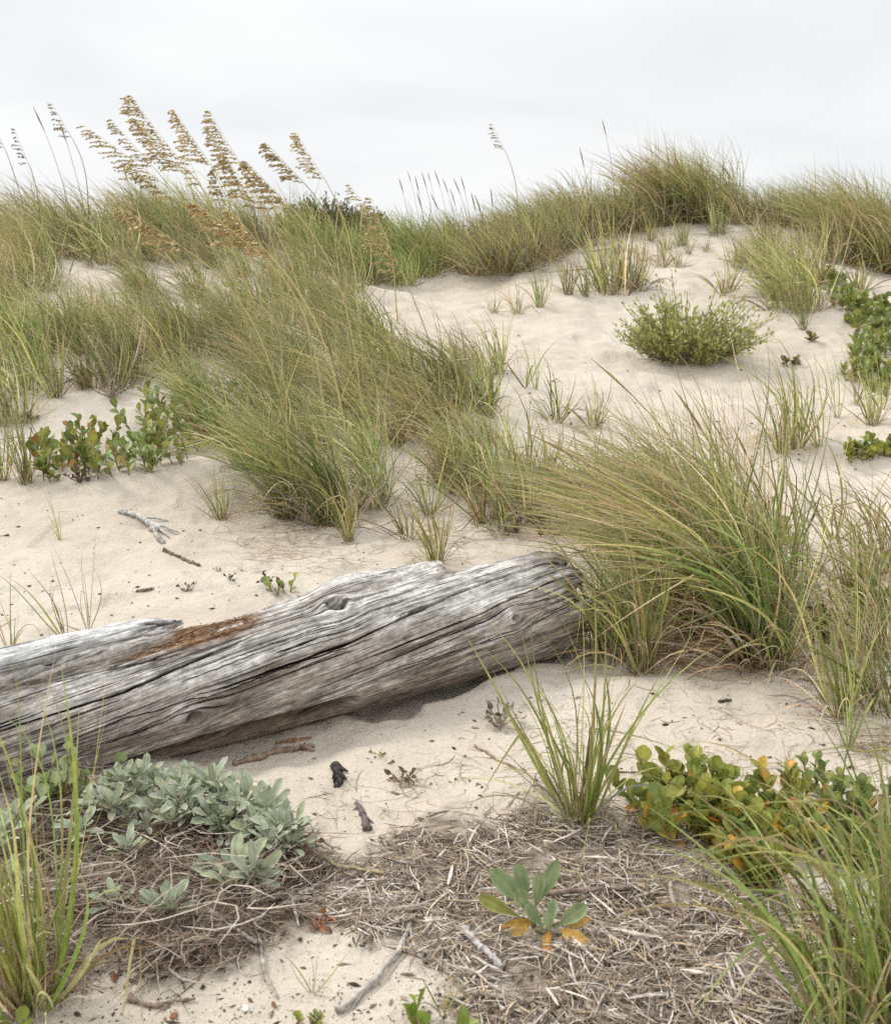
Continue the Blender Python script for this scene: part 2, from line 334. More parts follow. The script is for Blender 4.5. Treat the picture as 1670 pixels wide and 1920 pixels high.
def log_mat():
    m, t, N, L = new_mat('weathered_grey_wood')
    out = N('ShaderNodeOutputMaterial'); p = N('ShaderNodeBsdfPrincipled'); p.inputs['Roughness'].default_value = 0.82; p.inputs['Specular IOR Level'].default_value = 0.2
    a = N('ShaderNodeAttribute'); a.attribute_name = 'tint'; g = N('ShaderNodeAttribute'); g.attribute_name = 'grain'
    def gn(sc, d, r, dist=0.0):
        mp = N('ShaderNodeMapping'); L(g.outputs['Vector'], mp.inputs['Vector']); mp.inputs['Scale'].default_value = sc
        n = N('ShaderNodeTexNoise'); L(mp.outputs[0], n.inputs['Vector']); n.inputs['Scale'].default_value = 1.0; n.inputs['Detail'].default_value = d; n.inputs['Roughness'].default_value = r; n.inputs['Distortion'].default_value = dist; return n
    n1 = gn((7, 170, 170), 4, .6, .3); n3 = gn((2.6, 75, 75), 3, .55, .3); n2 = gn((26, 60, 60), 7, .72, .4); n4 = gn((260, 330, 330), 3, .7); n5 = gn((8, 24, 24), 6, .65, .5)
    cur = a.outputs['Color']
    for n, lo, hi, f0, f1 in ((n1, .42, 1.06, .36, .45), (n3, .40, 1.05, .35, .42), (n2, .62, 1.28, .36, .64), (n4, .80, 1.18, .36, .64), (n5, .72, 1.22, .38, .62)):
        q = N('ShaderNodeMapRange'); L(n.outputs['Fac'], q.inputs['Value']); q.inputs['From Min'].default_value = f0; q.inputs['From Max'].default_value = f1
        q.inputs['To Min'].default_value = lo; q.inputs['To Max'].default_value = hi
        s = N('ShaderNodeVectorMath'); s.operation = 'SCALE'; L(cur, s.inputs[0]); L(q.outputs[0], s.inputs['Scale']); cur = s.outputs[0]
    L(cur, p.inputs['Base Color'])
    b = N('ShaderNodeBump'); b.inputs['Strength'].default_value = .9; b.inputs['Distance'].default_value = .004; L(n1.outputs['Fac'], b.inputs['Height'])
    b2 = N('ShaderNodeBump'); b2.inputs['Strength'].default_value = .6; b2.inputs['Distance'].default_value = .003; L(n2.outputs['Fac'], b2.inputs['Height']); L(b.outputs[0], b2.inputs['Normal'])
    L(b2.outputs[0], p.inputs['Normal']); L(p.outputs[0], out.inputs['Surface']); return m
M_LOG = log_mat()
def grain_attr(me, g):
    a = me.attributes.new('grain', 'FLOAT_VECTOR', 'POINT'); a.data.foreach_set('vector', np.asarray(g, np.float32).ravel())

def crack_depth(s, ph, cracks):
    """ph: grain angle; cracks: (s0, s1, ph0, half width m, depth m, seed)"""
    dep = np.zeros_like(s)
    for (a, b, p0, w, d, sd) in cracks:
        if isinstance(p0, tuple): p0 = np.interp(s[:, :1], p0[0], p0[1])[np.where((s[:, 0] > a) & (s[:, 0] < b))[0]]
        rows = np.where((s[:, 0] > a) & (s[:, 0] < b))[0]
        if not len(rows): continue
        r0, r1 = rows[0], rows[-1] + 1
        ss = s[r0:r1]; env = np.clip(np.minimum(ss - a, b - ss) / (0.18 * (b - a)), 0, 1)**0.6
        wan = (0.028 if not isinstance(p0, np.ndarray) else .010) * vnoise(ss[:, :1] * 2.3, np.full_like(ss[:, :1], sd * 7.3), 0, sd) + 0.008 * vnoise(ss[:, :1] * 9, np.full_like(ss[:, :1], sd * 3.1), 0, sd + 5) \
              + 0.006 * vnoise(ss[:, :1] * 38, np.full_like(ss[:, :1], sd * 1.7), 0, sd + 9)
        x = np.abs(wrap(ph[r0:r1] - p0 - wan)) * LR / (w * (0.35 + 0.65 * env) * (1 + 0.5 * vnoise(ss[:, :1] * 14, np.full_like(ss[:, :1], sd * 2.2), 0, sd + 2)))
        dep[r0:r1] = np.maximum(dep[r0:r1], d * env * np.clip((1.2 - x) / .45, 0, 1))
    return dep

def build_log():
    root = obj('driftwood_log', None, None, LA0 + LU * 0.9 - LV * 0.1)
    tag(root, 'big weathered grey driftwood log lying half sunk in the sand', 'log')
    off = np.array(root.location)
    rng = np.random.default_rng(7)
    SA, SB = -0.75, LLEN + 0.02
    ns, nt = 800, 1000
    s1 = np.linspace(SA, SB, ns); th1 = np.concatenate([np.linspace(-math.pi, -1.95, 60, endpoint=False), np.linspace(-1.95, 2.5, 900, endpoint=False), np.linspace(2.5, math.pi, 40, endpoint=False)])
    s, th = np.meshgrid(s1, th1, indexing='ij')
    knot_s, knot_t = log_uv(630, 1138)
    k2s, k2t = log_uv(965, 1160); k3s, k3t = log_uv(365, 1345)
    # grain flows round the knots
    ph = wrap(th - GRAIN * (s - _s1))
    for (a, b, ra, rb, amt) in ((knot_s, knot_t, .09, .06, .12), (k2s, k2t, .08, .05, .10), (k3s, k3t, .09, .04, .09)):
        dv = wrap(th - b - GRAIN * 0.6 * (s - a)) * LR
        e = np.exp(-((s - a) / ra)**2 - (dv / (rb * 2))**2)
        ph = wrap(ph - amt * e * np.tanh(dv / rb * 2))
    gx, gy, gz = s, np.cos(ph) * LR, np.sin(ph) * LR
    r = np.full_like(s, LR)
    # gentle out-of-round and bend
    r += 0.010 * vnoise(s * 1.1, np.cos(th) * 1.3, np.sin(th) * 1.3, 2) + 0.006 * vnoise(s * 3, np.cos(th) * 3, np.sin(th) * 3, 4)
    # flutes and ridges along the grain
    fl = fbm(gx * 0.9, gy * 22, gz * 22, 8, 3); r += 0.0020 * fl
    fb = fbm(gx * 2.2, gy * 75, gz * 75, 13, 3); r += 0.0016 * fb
    r += 0.0012 * fbm(gx * 4, gy * 220, gz * 220, 19, 2)
    # raised plates of harder wood with crisp edges
    for sc, lv, hh, sd in ((0.8, .25, .0028, 141), (1.7, .35, .0016, 142), (3.2, .3, .0012, 144)):
        pn = fbm(gx * 1.6 * sc, gy * 11 * sc, gz * 11 * sc, sd, 3); r += hh * (sstep(lv - .03, lv + .03, pn) - .5)
    def bump(px, py, rs, rt, dr, sharp=1.0):
        a, b = log_uv(px, py); e = np.exp(-(((s - a) / rs)**2 + (wrap(th - b) * LR / rt)**2)**sharp); return dr * e
    # outline: dip beside the broken slab, hump with the knot, notch, split top of the far end
    ts = log_uv(420, 1140)[1]
    r += bump(640, 1075, .15, .12, .044)
    sa_, sb_, sc_ = log_uv(560, 1110)[0], log_uv(770, 1055)[0], log_uv(818, 1050)[0]; tb_ = log_uv(770, 1050)[1]      # a broken ridge with a crisp end
    r += .052 * sstep(sa_, sb_, s) * sstep(sc_ + .008, sc_ - .008, s + .022 * fbm(s * 20, th * 18, 0, 97, 2)) * np.exp(-(wrap(th - tb_ - .1) * LR / .095)**4)
    r += bump(395, 1155, .17, .075, -.055, 1.6) * (1 + .45 * fbm(s * 16, th * 16, 0, 95, 3)) + bump(850, 1062, .06, .06, -.045, 2.0) + bump(1030, 1025, .12, .07, .02) + bump(900, 1050, .07, .05, -.012)
    # groove under the slab
    ga, gb = log_uv(60, 1268), log_uv(330, 1196)
    gt = gb[1] + (s - gb[0]) * (ga[1] - gb[1]) / (ga[0] - gb[0])
    dg = wrap(th - gt) * LR
    grv = np.exp(-(dg / .034)**4) * sstep(gb[0] + .12, gb[0] - .05, s); r -= grv * (0.034 + .010 * fbm(s * 5, th * 16, 0, 79, 3))
    # rotted hollow low on the front
    ha, hb = log_uv(440, 1375), log_uv(665, 1312)
    ht = hb[1] + (s - hb[0]) * (ha[1] - hb[1]) / (ha[0] - hb[0]); dh = wrap(th - ht) * LR
    lowm = sstep(hb[0] + .02, hb[0] - .06, s) * sstep(ha[0] - 1.1, ha[0] - .1, s)
    hol = lowm * np.where(dh > 0, np.exp(-(dh / .018)**2), np.exp(-(dh / .075)**4)) 
    r -= hol * (0.055 + 0.012 * fbm(s * 6, th * 9, 0, 77, 3))
    # knots: a raised collar and a hollow eye
    def knot(a, b, rk, up, down):
        q = np.sqrt(((s - a) * 0.8)**2 + (wrap(th - b) * LR)**2) / rk
        return up * np.exp(-((q - 1.25) / .5)**2) - down * np.clip(1 - q, 0, 1)**0.5, q
    kd, kq = knot(knot_s, knot_t, .034, .016, .030); r += kd
    kd2, kq2 = knot(k2s, k2t, .016, .007, .015); r += kd2
    kd3, kq3 = knot(k3s, k3t, .022, .008, .012); r += kd3
    # cracks
    cr = []
    def crack(pts, w, d, sd):
        uv = [log_uv(*q) for q in pts]; phs = [u[1] - GRAIN * (u[0] - _s1) for u in uv]
        cr.append((min(u[0] for u in uv) - .02, max(u[0] for u in uv) + .02, (lambda z: (tuple(q[0] for q in z), tuple(q[1] for q in z)))(sorted((u[0], p_) for u, p_ in zip(uv, phs))), w, d, sd))
    crack([(1100, 1030), (860, 1110), (640, 1210), (380, 1305)], .0046, .085, 1)
    crack([(0, 1372), (230, 1300), (480, 1190)], .0038, .065, 2); crack([(0, 1300), (170, 1262), (330, 1228)], .0026, .04, 3)
    crack([(540, 1160), (690, 1120), (800, 1085)], .0022, .035, 4); crack([(600, 1290), (820, 1200), (1000, 1130)], .0028, .045, 5)
    crack([(740, 1255), (900, 1205), (1010, 1150)], .0022, .035, 6); crack([(60, 1420), (230, 1350), (400, 1310)], .0024, .035, 7)
    crack([(180, 1400), (330, 1350), (420, 1325)], .0034, .045, 8); crack([(900, 1090), (1000, 1060), (1080, 1040)], .003, .05, 9)
    crack([(960, 1125), (1040, 1085)], .003, .045, 10); crack([(420, 1240), (560, 1190), (650, 1150)], .0022, .03, 11)
    crack([(560, 1330), (700, 1280)], .002, .03, 12); crack([(0, 1278), (140, 1226), (325, 1183)], .0048, .06, 13); crack([(700, 1230), (850, 1170), (980, 1120)], .0022, .035, 14)
    for k in range(230):
        a = rng.uniform(SA, SB - .2); ln = rng.uniform(.12, .75)
        cr.append((a, min(a + ln, SB), rng.uniform(-math.pi, math.pi), *((rng.uniform(.0010, .0018), rng.uniform(.008, .02)) if k % 3 else (rng.uniform(.0016, .0028), rng.uniform(.02, .045))), 20 + k))
    cd = crack_depth(s, ph, cr); r -= cd
    # ends: splintered far end, worn round
    jag = 0.075 * fbm(np.cos(ph) * 4.5, np.sin(ph) * 4.5, 0, 61, 4, .6) + 0.035 * np.sign(np.sin(th)) * sstep(.3, .9, np.abs(np.sin(th)))
    endx = LLEN - .04 + jag
    tt = np.clip((s - (endx - .14)) / .14, 0, 1)
    r = r * (1 - 0.20 * tt**2.2)
    send = np.minimum(s, endx)
    P = LA0 + LU * send[..., None] + (LW * np.cos(th)[..., None] + LV * np.sin(th)[..., None]) * r[..., None] - off
    # wood colours: silver-grey above, browner low down, rust-brown rot, dark lichen streaks
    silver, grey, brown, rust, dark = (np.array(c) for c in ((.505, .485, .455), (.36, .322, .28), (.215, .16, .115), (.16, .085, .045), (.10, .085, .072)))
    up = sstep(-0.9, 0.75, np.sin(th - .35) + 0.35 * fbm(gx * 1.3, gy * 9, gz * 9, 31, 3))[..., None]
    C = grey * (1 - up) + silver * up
    pat = sstep(.15, .6, fbm(gx * 4, gy * 17, gz * 17, 37, 4))[..., None]; C = C * (1 - .55 * pat) + np.array((.235, .195, .165)) * .55 * pat
    pale = sstep(.25, .7, fbm(gx * 9, gy * 26, gz * 26, 47, 4))[..., None]; C = C * (1 - .4 * pale) + np.array((.62, .61, .59)) * .4 * pale
    strk = sstep(.42, .75, fbm(gx * 1.2, gy * 60, gz * 60, 41, 3))[..., None]; C = C * (1 - .6 * strk) + dark * .6 * strk
    endm = (sstep(LLEN - .5, LLEN - .05, s) * (0.55 + .3 * fbm(s * 5, th * 4, 0, 83, 2)))[..., None]; C = C * (1 - endm) + np.array((.19, .165, .14)) * endm  # far end: shading painted into the wood colour
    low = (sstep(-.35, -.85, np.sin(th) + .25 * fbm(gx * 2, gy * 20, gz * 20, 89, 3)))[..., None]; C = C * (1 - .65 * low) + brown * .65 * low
    gm_ = (np.clip(grv * (.75 + .5 * fbm(gx * 4, gy * 40, gz * 40, 87, 3)), 0, 1) * .8)[..., None]; C = C * (1 - gm_) + np.array((.20, .155, .12)) * gm_
    C = C * (1 - .9 * hol[..., None]) + np.where((fbm(s * 7, th * 14, 0, 91, 3) > .1)[..., None], rust * .6, brown * .38) * .9 * hol[..., None]  # brown rot in the hollow, darkened further against light bounced off the sand
    def stain(px, py, rs, rt, c, amt, sd):
        nonlocal C
        a, b = log_uv(px, py); e = np.exp(-(((s - a - .0) / rs)**2 + (wrap(th - b - GRAIN * (s - a)) * LR / rt)**2)**1.5 )
        e = np.clip(e * (1 + .9 * fbm(gx * 8, gy * 50, gz * 50, sd, 3)), 0, 1)[..., None] * amt; C = C * (1 - e) + np.array(c) * e
    stain(398, 1178, .20, .075, (.22, .115, .055), .95, 101); stain(290, 1215, .13, .03, (.27, .15, .08), .8, 103); stain(850, 1066, .06, .035, (.22, .14, .09), .8, 105)
    stain(430, 1318, .16, .026, (.08, .065, .055), .75, 107); stain(560, 1245, .3, .036, (.19, .145, .11), .75, 109); stain(150, 1420, .3, .03, (.22, .18, .15), .5, 111)
    stain(800, 1090, .12, .02, (.16, .14, .12), .6, 113); stain(980, 1200, .2, .05, (.24, .20, .16), .5, 115); stain(860, 1215, .15, .012, (.15, .11, .08), .6, 117)
    ek = np.clip(1.15 - kq, 0, 1)[..., None]**.4; ring = (0.5 + 0.5 * np.sin(kq * 16))[..., None]; C = C * (1 - ek * .9) + (np.array((.30, .28, .26)) * ring + dark * (1 - ring)) * ek * .9
    ek = np.clip(1.1 - kq2, 0, 1)[..., None]; C = C * (1 - ek * .8) + dark * .8 * ek
    ek = np.clip(1.3 - kq3, 0, 1)[..., None]; C = C * (1 - ek * .8) + dark * .8 * ek
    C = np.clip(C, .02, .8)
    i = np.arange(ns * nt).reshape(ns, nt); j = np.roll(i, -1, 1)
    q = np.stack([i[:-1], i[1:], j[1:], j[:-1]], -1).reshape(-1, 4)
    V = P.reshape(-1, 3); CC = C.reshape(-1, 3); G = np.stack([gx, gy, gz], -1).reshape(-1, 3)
    # end faces: rough rotten rings shrinking to the middle
    faces = [q]; nV = len(V)
    for ring_i, sg in ((ns - 1, 1), (0, -1)):
        last = i[ring_i]; cen = P[ring_i].mean(0)
        for k in range(1, 9):
            f = 1 - k / 9.0; base = cen + (P[ring_i] - cen) * f
            dn = (0.03 * fbm(np.cos(th1) * f * 9, np.sin(th1) * f * 9, 0, 71, 3) - .05 * (1 - f)) * sg
            nv = base + LU * dn[:, None]; V = np.vstack([V, nv]); CC = np.vstack([CC, np.tile((.17, .145, .12), (nt, 1)) * (1 + .3 * fbm(np.cos(th1) * f * 30, np.sin(th1) * f * 30, 0, 73, 2))[:, None]])
            G = np.vstack([G, np.stack([np.full(nt, s1[ring_i]) + f * .1, np.cos(th1) * f * LR, np.sin(th1) * f * LR], 1)])
            new = np.arange(nV, nV + nt); nV += nt
            a, b = (last, new) if sg > 0 else (new, last)
            faces[0] = np.vstack([faces[0], np.stack([a, b, np.roll(b, -1), np.roll(a, -1)], 1)]); last = new
        V = np.vstack([V, V[last].mean(0)[None]]); CC = np.vstack([CC, [[.12, .1, .08]]]); G = np.vstack([G, [[s1[ring_i], 0, 0]]])
        tri = np.stack([last, np.full(nt, nV), np.roll(last, -1)], 1) if sg > 0 else np.stack([np.roll(last, -1), np.full(nt, nV), last], 1)
        faces.append(tri); nV += 1
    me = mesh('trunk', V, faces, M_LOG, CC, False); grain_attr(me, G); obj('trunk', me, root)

    # the split slab still lying along the back of the log, with a splintered tip
    e_s, e_t = log_uv(335, 1160); f_s, f_t = log_uv(0, 1240)
    n_s, n_c = 420, 120
    ss = np.linspace(SA, e_s + .05, n_s); cc = np.linspace(0, 1, n_c, endpoint=False)
    S, K = np.meshgrid(ss, cc, indexing='ij')
    wid = 0.068 + .012 * vnoise(S * 2, np.zeros_like(S), 0, 201); thk = 0.030 + .006 * vnoise(S * 3, np.ones_like(S), 0, 203)
    a = K * 2 * math.pi; ca, sa = np.cos(a), np.sin(a)
    ex = np.sign(ca) * np.abs(ca)**.55 * wid; ey = np.sign(sa) * np.abs(sa)**.55 * thk
    tip = e_s - .02 + .05 * fbm(ex * 40, ey * 60, 0, 207, 2) - 1.0 * np.clip(-ex + .03, 0, 1) 
    tp = np.clip((S - (tip - .10)) / .10, 0, 1); shr = 1 - .8 * tp**1.6
    nz = .004 * fbm(S * 1.5, ex * 70, ey * 70, 211, 3) + .002 * fbm(S * 4, ex * 240, ey * 240, 213, 2)
    wcr = np.zeros_like(S)
    for k in range(9):
        x0 = rng.uniform(-.05, .05); a0 = rng.uniform(SA, e_s - .2); l0 = rng.uniform(.2, .6)
        wcr = np.maximum(wcr, .008 * np.exp(-((ex - x0 - .006 * vnoise(S * 3, np.full_like(S, k), 0, 230 + k)) / .0016)**2) * sstep(a0, a0 + .06, S) * sstep(a0 + l0, a0 + l0 - .06, S) * (sa > .2))
    th0 = e_t - .10 + (S - e_s) * (f_t - e_t) / (f_s - e_s)
    rad = LR + .006 + ey * shr + nz - wcr
    tht = th0 + ex * shr / LR
    Sx = np.minimum(S, np.maximum(tip, SA))
    P = LA0 + LU * Sx[..., None] + (LW * np.cos(tht)[..., None] + LV * np.sin(tht)[..., None]) * rad[..., None] - off
    g = np.stack([S + 3, ex, ey], -1)
    C = np.array((.50, .495, .485)) * (1 - .35 * sstep(.2, .6, fbm(S * 2, ex * 40, ey * 40, 215, 3)))[..., None]
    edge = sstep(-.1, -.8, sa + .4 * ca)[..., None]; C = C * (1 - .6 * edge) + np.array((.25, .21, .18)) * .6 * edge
    i = np.arange(n_s * n_c).reshape(n_s, n_c); j = np.roll(i, -1, 1); q = np.stack([i[:-1], i[1:], j[1:], j[:-1]], -1).reshape(-1, 4)
    V = P.reshape(-1, 3); V = np.vstack([V, P[-1].mean(0)[None]]); last = i[-1]
    tri = np.stack([last, np.full(n_c, len(V) - 1), np.roll(last, -1)], 1)
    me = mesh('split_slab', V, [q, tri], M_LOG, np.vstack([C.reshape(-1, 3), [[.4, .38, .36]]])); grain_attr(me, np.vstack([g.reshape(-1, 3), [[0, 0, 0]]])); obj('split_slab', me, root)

    # crumbling red-brown rot in the hollow, and pale shreds in the groove: many small fibres
    b = Bag()
    for (p0, p1, n, ra, cols) in (((328, 1196), (478, 1156), 480, .036, ((.27, .14, .065), (.19, .10, .05), (.34, .22, .13), (.10, .055, .035), (.33, .27, .21))),
                                  ((240, 1228), (345, 1200), 160, .018, ((.36, .24, .14), (.46, .37, .27), (.24, .14, .08))),
                                  ((815, 1080), (870, 1064), 90, .02, ((.30, .19, .12), (.36, .27, .19), (.2, .12, .08)))):
        u0, u1 = log_uv(*p0), log_uv(*p1)
        for k in range(n):
            f = rng.random(); a = u0[0] + (u1[0] - u0[0]) * f + rng.normal(0, .012); t = u0[1] + (u1[1] - u0[1]) * f + rng.normal(0, ra) / LR
            ii = int(np.clip((a - SA) / (SB - SA) * (ns - 1), 0, ns - 1)); jj = int(np.searchsorted(th1, t)) % nt
            base = LA0 + LU * a + (LW * math.cos(t) + LV * math.sin(t)) * (r[ii, jj] + rng.uniform(.0, .007)) - off
            ln = rng.uniform(.006, .04); dr = LU + (LW * math.cos(t) + LV * math.sin(t)) * rng.normal(.1, .3) + (-LW * math.sin(t) + LV * math.cos(t)) * rng.normal(0, .3)
            dr /= np.linalg.norm(dr); sd = np.cross(dr, rng.normal(size=3)); sd /= np.linalg.norm(sd); up2 = np.cross(dr, sd); w = rng.uniform(.0006, .0019)
            v = [base - dr * ln / 2, base + sd * w, base + up2 * w, base - sd * w, base - up2 * w, base + dr * ln / 2]
            b.add(v, [np.array([(0, 1, 2), (0, 2, 3), (0, 3, 4), (0, 4, 1), (5, 2, 1), (5, 3, 2), (5, 4, 3), (5, 1, 4)])], np.array(cols[rng.integers(len(cols))]) * rng.uniform(.7, 1.3))
    obj('rotten_wood', b.mesh('rotten_wood', M_DRY, False), root)
build_log()
# ------------------------------------------------------------------ growing things: blades, leaves, tubes
WIND = np.array([-0.97, 0.18, 0.0]); WIND /= np.linalg.norm(WIND)
GREEN, BLUE, YELL, OLIVE, TAN, STRAW, BROWN, GREY = (np.array(c) for c in ((.205, .245, .07), (.21, .245, .115), (.43, .42, .15), (.25, .245, .09),
        (.49, .405, .225), (.66, .59, .38), (.22, .15, .085), (.38, .335, .29)))
PAL = {'lush': ((GREEN, .26), (BLUE, .16), (YELL, .30), (TAN, .16), (STRAW, .12)),
       'dune': ((GREEN, .2), (BLUE, .14), (YELL, .27), (OLIVE, .12), (TAN, .16), (STRAW, .11)),
       'tan': ((OLIVE, .3), (TAN, .22), (YELL, .28), (GREEN, .14), (BROWN, .06)),
       'fresh': ((GREEN, .5), (YELL, .4), (TAN, .1)),
       'fore': ((np.array((.20, .245, .055)), .35), (np.array((.29, .32, .09)), .25), (YELL, .25), (TAN, .15)),
       'core': ((np.array((.175, .225, .06)), .35), (np.array((.21, .25, .075)), .25), (BLUE, .1), (YELL, .2), (TAN, .1)),
       'dry': ((TAN, .4), (STRAW, .25), (BROWN, .2), (GREY, .15)),
       'dead': ((BROWN * .8, .5), (TAN * .8, .25), (GREY * .75, .25))}
def norm(a): return a / np.maximum(np.linalg.norm(a, axis=-1, keepdims=True), 1e-9)
def pick(rng, pal, n, jit=.24):
    cs = np.array([c for c, _ in PAL[pal]]); ws = np.array([w for _, w in PAL[pal]]); ws = ws / ws.sum()
    c = cs[rng.choice(len(cs), n, p=ws)]
    return c * (1 + jit * rng.normal(size=(n, 1))).clip(.5, 1.6) * (1 + .05 * rng.normal(size=(n, 3)))
def ribbons(bag, P, w, side, col, fold=.25):
    """P (n,k,3) centre lines, w (n,k) half widths, side (n,k,3), col (n,k,3): creased ribbons"""
    n, k, _ = P.shape; nrm = norm(np.cross(side, np.gradient(P, axis=1)))
    a = P + side * w[..., None]; b = P - nrm * (w * 2 * fold)[..., None]; c = P - side * w[..., None]
    V = np.stack([a, b, c], 2).reshape(-1, 3)
    i = np.arange(n * k * 3).reshape(n, k, 3)
    q = np.concatenate([np.stack([i[:, :-1, j], i[:, :-1, j + 1], i[:, 1:, j + 1], i[:, 1:, j]], -1).reshape(-1, 4) for j in (0, 1)])
    bag.add(V, q, np.repeat(col[:, :, None], 3, 2).reshape(-1, 3))
def blades(bag, rng, n, h, r0, tilt, wind, droop, w, seg=7, pal='dune', tips=.5, hv=(.45, 1.0), clampz=True, wspread=.45):
    u = rng.random(n); ang = rng.uniform(0, 2 * math.pi, n); rr = r0 * np.sqrt(u)
    base = np.stack([rr * np.cos(ang), rr * np.sin(ang), np.full(n, -.015)], 1)
    L = h * (hv[0] + (hv[1] - hv[0]) * rng.beta(2.2, 1.5, n))
    az = ang + rng.normal(0, .7, n); ti = np.abs(tilt * (.2 + .9 * u + .35 * rng.normal(size=n)))
    d0 = np.stack([np.sin(ti) * np.cos(az), np.sin(ti) * np.sin(az), np.cos(ti)], 1)
    wa = math.atan2(WIND[1], WIND[0]) + rng.normal(0, wspread, n); wd = np.stack([np.cos(wa), np.sin(wa), np.zeros(n)], 1)
    wk = wind * (1 + .6 * rng.normal(size=n)).clip(.05, 2.5); gk = droop * (1 + .6 * rng.normal(size=n)).clip(0, 3)
    wav = rng.normal(0, .15, (n, 3)); wav[:, 2] = 0; fr = rng.uniform(2, 5, n); phs = rng.uniform(0, 6, n)
    kink = rng.random(n) < .13; tk = rng.uniform(.3, .8, n); kd = rng.normal(0, .8, (n, 3)); kd[:, 2] = -1.1     # bent and snapped blades
    P = [base]; D = []
    for k in range(seg):
        t = (k + .5) / seg
        d = norm(d0 + (wk * t**1.25)[:, None] * wd + (gk * t * t)[:, None] * np.array([0, 0, -1.0]) + wav * np.sin(fr * t + phs)[:, None] + (kink & (t > tk))[:, None] * kd)
        D.append(d); P.append(P[-1] + d * (L / seg)[:, None])
    P = np.stack(P, 1); D.append(D[-1]); D = np.stack(D, 1)
    if clampz: P[:, 1:, 2] = np.maximum(P[:, 1:, 2], .006 + .01 * rng.random((n, 1)))
    ra = rng.uniform(0, 2 * math.pi, n); ref = np.stack([np.cos(ra), np.sin(ra), np.zeros(n)], 1)[:, None]
    side = norm(np.cross(D, np.broadcast_to(ref, D.shape)) + 1e-6)
    t = np.linspace(0, 1, seg + 1)[None]
    W = w * (.6 + .8 * rng.random((n, 1))) * np.minimum(.55 + 1.5 * t, 1) * (1 - t**1.6).clip(.03, 1)**.8 * .5
    c = pick(rng, pal, n)[:, None]; T = t[..., None]
    ba = (np.clip(1 - T / .16, 0, 1)) * .75 * rng.uniform(.4, 1, (n, 1, 1)); ta = sstep(.5, 1, T) * tips * rng.uniform(.2, 1.5, (n, 1, 1)).clip(0, 1)
    C = c * (1 - ba) + np.array((.21, .155, .085)) * ba; C = C * (1 - ta) + np.array((.47, .385, .20)) * ta
    ribbons(bag, P, W, side, C)
def tube(bag, pts, rad, col, n=5, cap=True):
    pts = np.asarray(pts, float); m = len(pts); rad = np.broadcast_to(np.asarray(rad, float), (m,)); d = norm(np.gradient(pts, axis=0))
    ref = np.array([0, 0, 1.0]) if abs(d[0][2]) < .9 else np.array([1.0, 0, 0]); s = []
    for k in range(m):
        ref = ref - d[k] * (ref @ d[k]); ref = ref / max(np.linalg.norm(ref), 1e-9); s.append(ref)
    s = np.array(s); u = np.cross(d, s); a = np.linspace(0, 2 * math.pi, n, endpoint=False)
    V = pts[:, None] + (s[:, None] * np.cos(a)[None, :, None] + u[:, None] * np.sin(a)[None, :, None]) * rad[:, None, None]
    i = np.arange(m * n).reshape(m, n); j = np.roll(i, -1, 1); q = np.stack([i[:-1], i[1:], j[1:], j[:-1]], -1).reshape(-1, 4)
    V = V.reshape(-1, 3); f = [q[:, ::-1]]
    if cap:
        V = np.vstack([V, pts[:1], pts[-1:]]); f.append(np.concatenate([np.stack([i[0], j[0], np.full(n, m * n)], 1)[:, ::-1], np.stack([i[-1], j[-1], np.full(n, m * n + 1)], 1)]))
    c = np.asarray(col, float)
    if c.ndim == 2: c = np.repeat(c, n, 0); c = np.vstack([c, c[:1], c[-1:]]) if cap else c
    bag.add(V, f, c)
SH = {'ob': lambda t: np.sin(np.clip(t, 0, 1)**1.5 * math.pi * .985)**.75 * .98 + .04, 'ell': lambda t: np.sin(np.clip(t, 0, 1) * math.pi * .985)**.8 + .03,
      'spat': lambda t: (.16 + .84 * sstep(.08, .62, t)) * (1 - np.clip((t - .72) / .28, 0, 1)**2.4)**.6 + .01, 'lob': lambda t: (.16 + .84 * sstep(.1, .6, t)) * (1 - np.clip((t - .72) / .28, 0, 1)**2.2)**.6 * (1 + .16 * np.sin(t * 25)) + .01}
def leaf(bag, base, d, face, L, Wd, shape='ob', cup=.25, curl=.4, col=(.15, .2, .05), rib=None, edge=None, rng=None, na=5, nl=9, wave=.0, grad=None):
    """d: direction the leaf grows in; face: the way its upper side looks"""
    d = norm(np.asarray(d, float)); face = np.asarray(face, float); sd = norm(np.cross(d, face)); up = np.cross(sd, d)
    t = np.linspace(0, 1, nl); x = np.linspace(-1, 1, na); T, X = np.meshgrid(t, x, indexing='ij'); w = SH[shape](t)[:, None] * Wd / 2
    th = curl * t; cz = np.concatenate([[0], np.cumsum(np.sin(-th[:-1]))]) * L / (nl - 1); cx = np.concatenate([[0], np.cumsum(np.cos(th[:-1]))]) * L / (nl - 1)
    z = cz[:, None] + cup * np.abs(X)**1.5 * w + wave * Wd * np.sin(T * 13 + (0 if rng is None else rng.uniform(0, 6)) + X * 2) * np.abs(X)
    V = np.asarray(base, float) + d * cx[:, None, None] + sd * (X * w)[..., None] + up * z[..., None]
    i = np.arange(nl * na).reshape(nl, na); q = np.stack([i[:-1, :-1], i[:-1, 1:], i[1:, 1:], i[1:, :-1]], -1).reshape(-1, 4)
    C = np.broadcast_to(np.asarray(col, float), (nl, na, 3)).copy()
    if grad is not None:
        e = np.clip(1.5 * T - .2 + .3 * np.sin(X * 3 + L * 900), 0, 1); C = np.asarray(grad) * (1 - e[..., None]) + C * e[..., None]
    if rib is not None: C[:, na // 2] = C[:, na // 2] * .4 + np.asarray(rib) * .6
    if edge is not None:
        e = (np.abs(X)**4 * .8)[..., None]; C = C * (1 - e) + np.asarray(edge) * e
    bag.add(V.reshape(-1, 3), q, C.reshape(-1, 3))
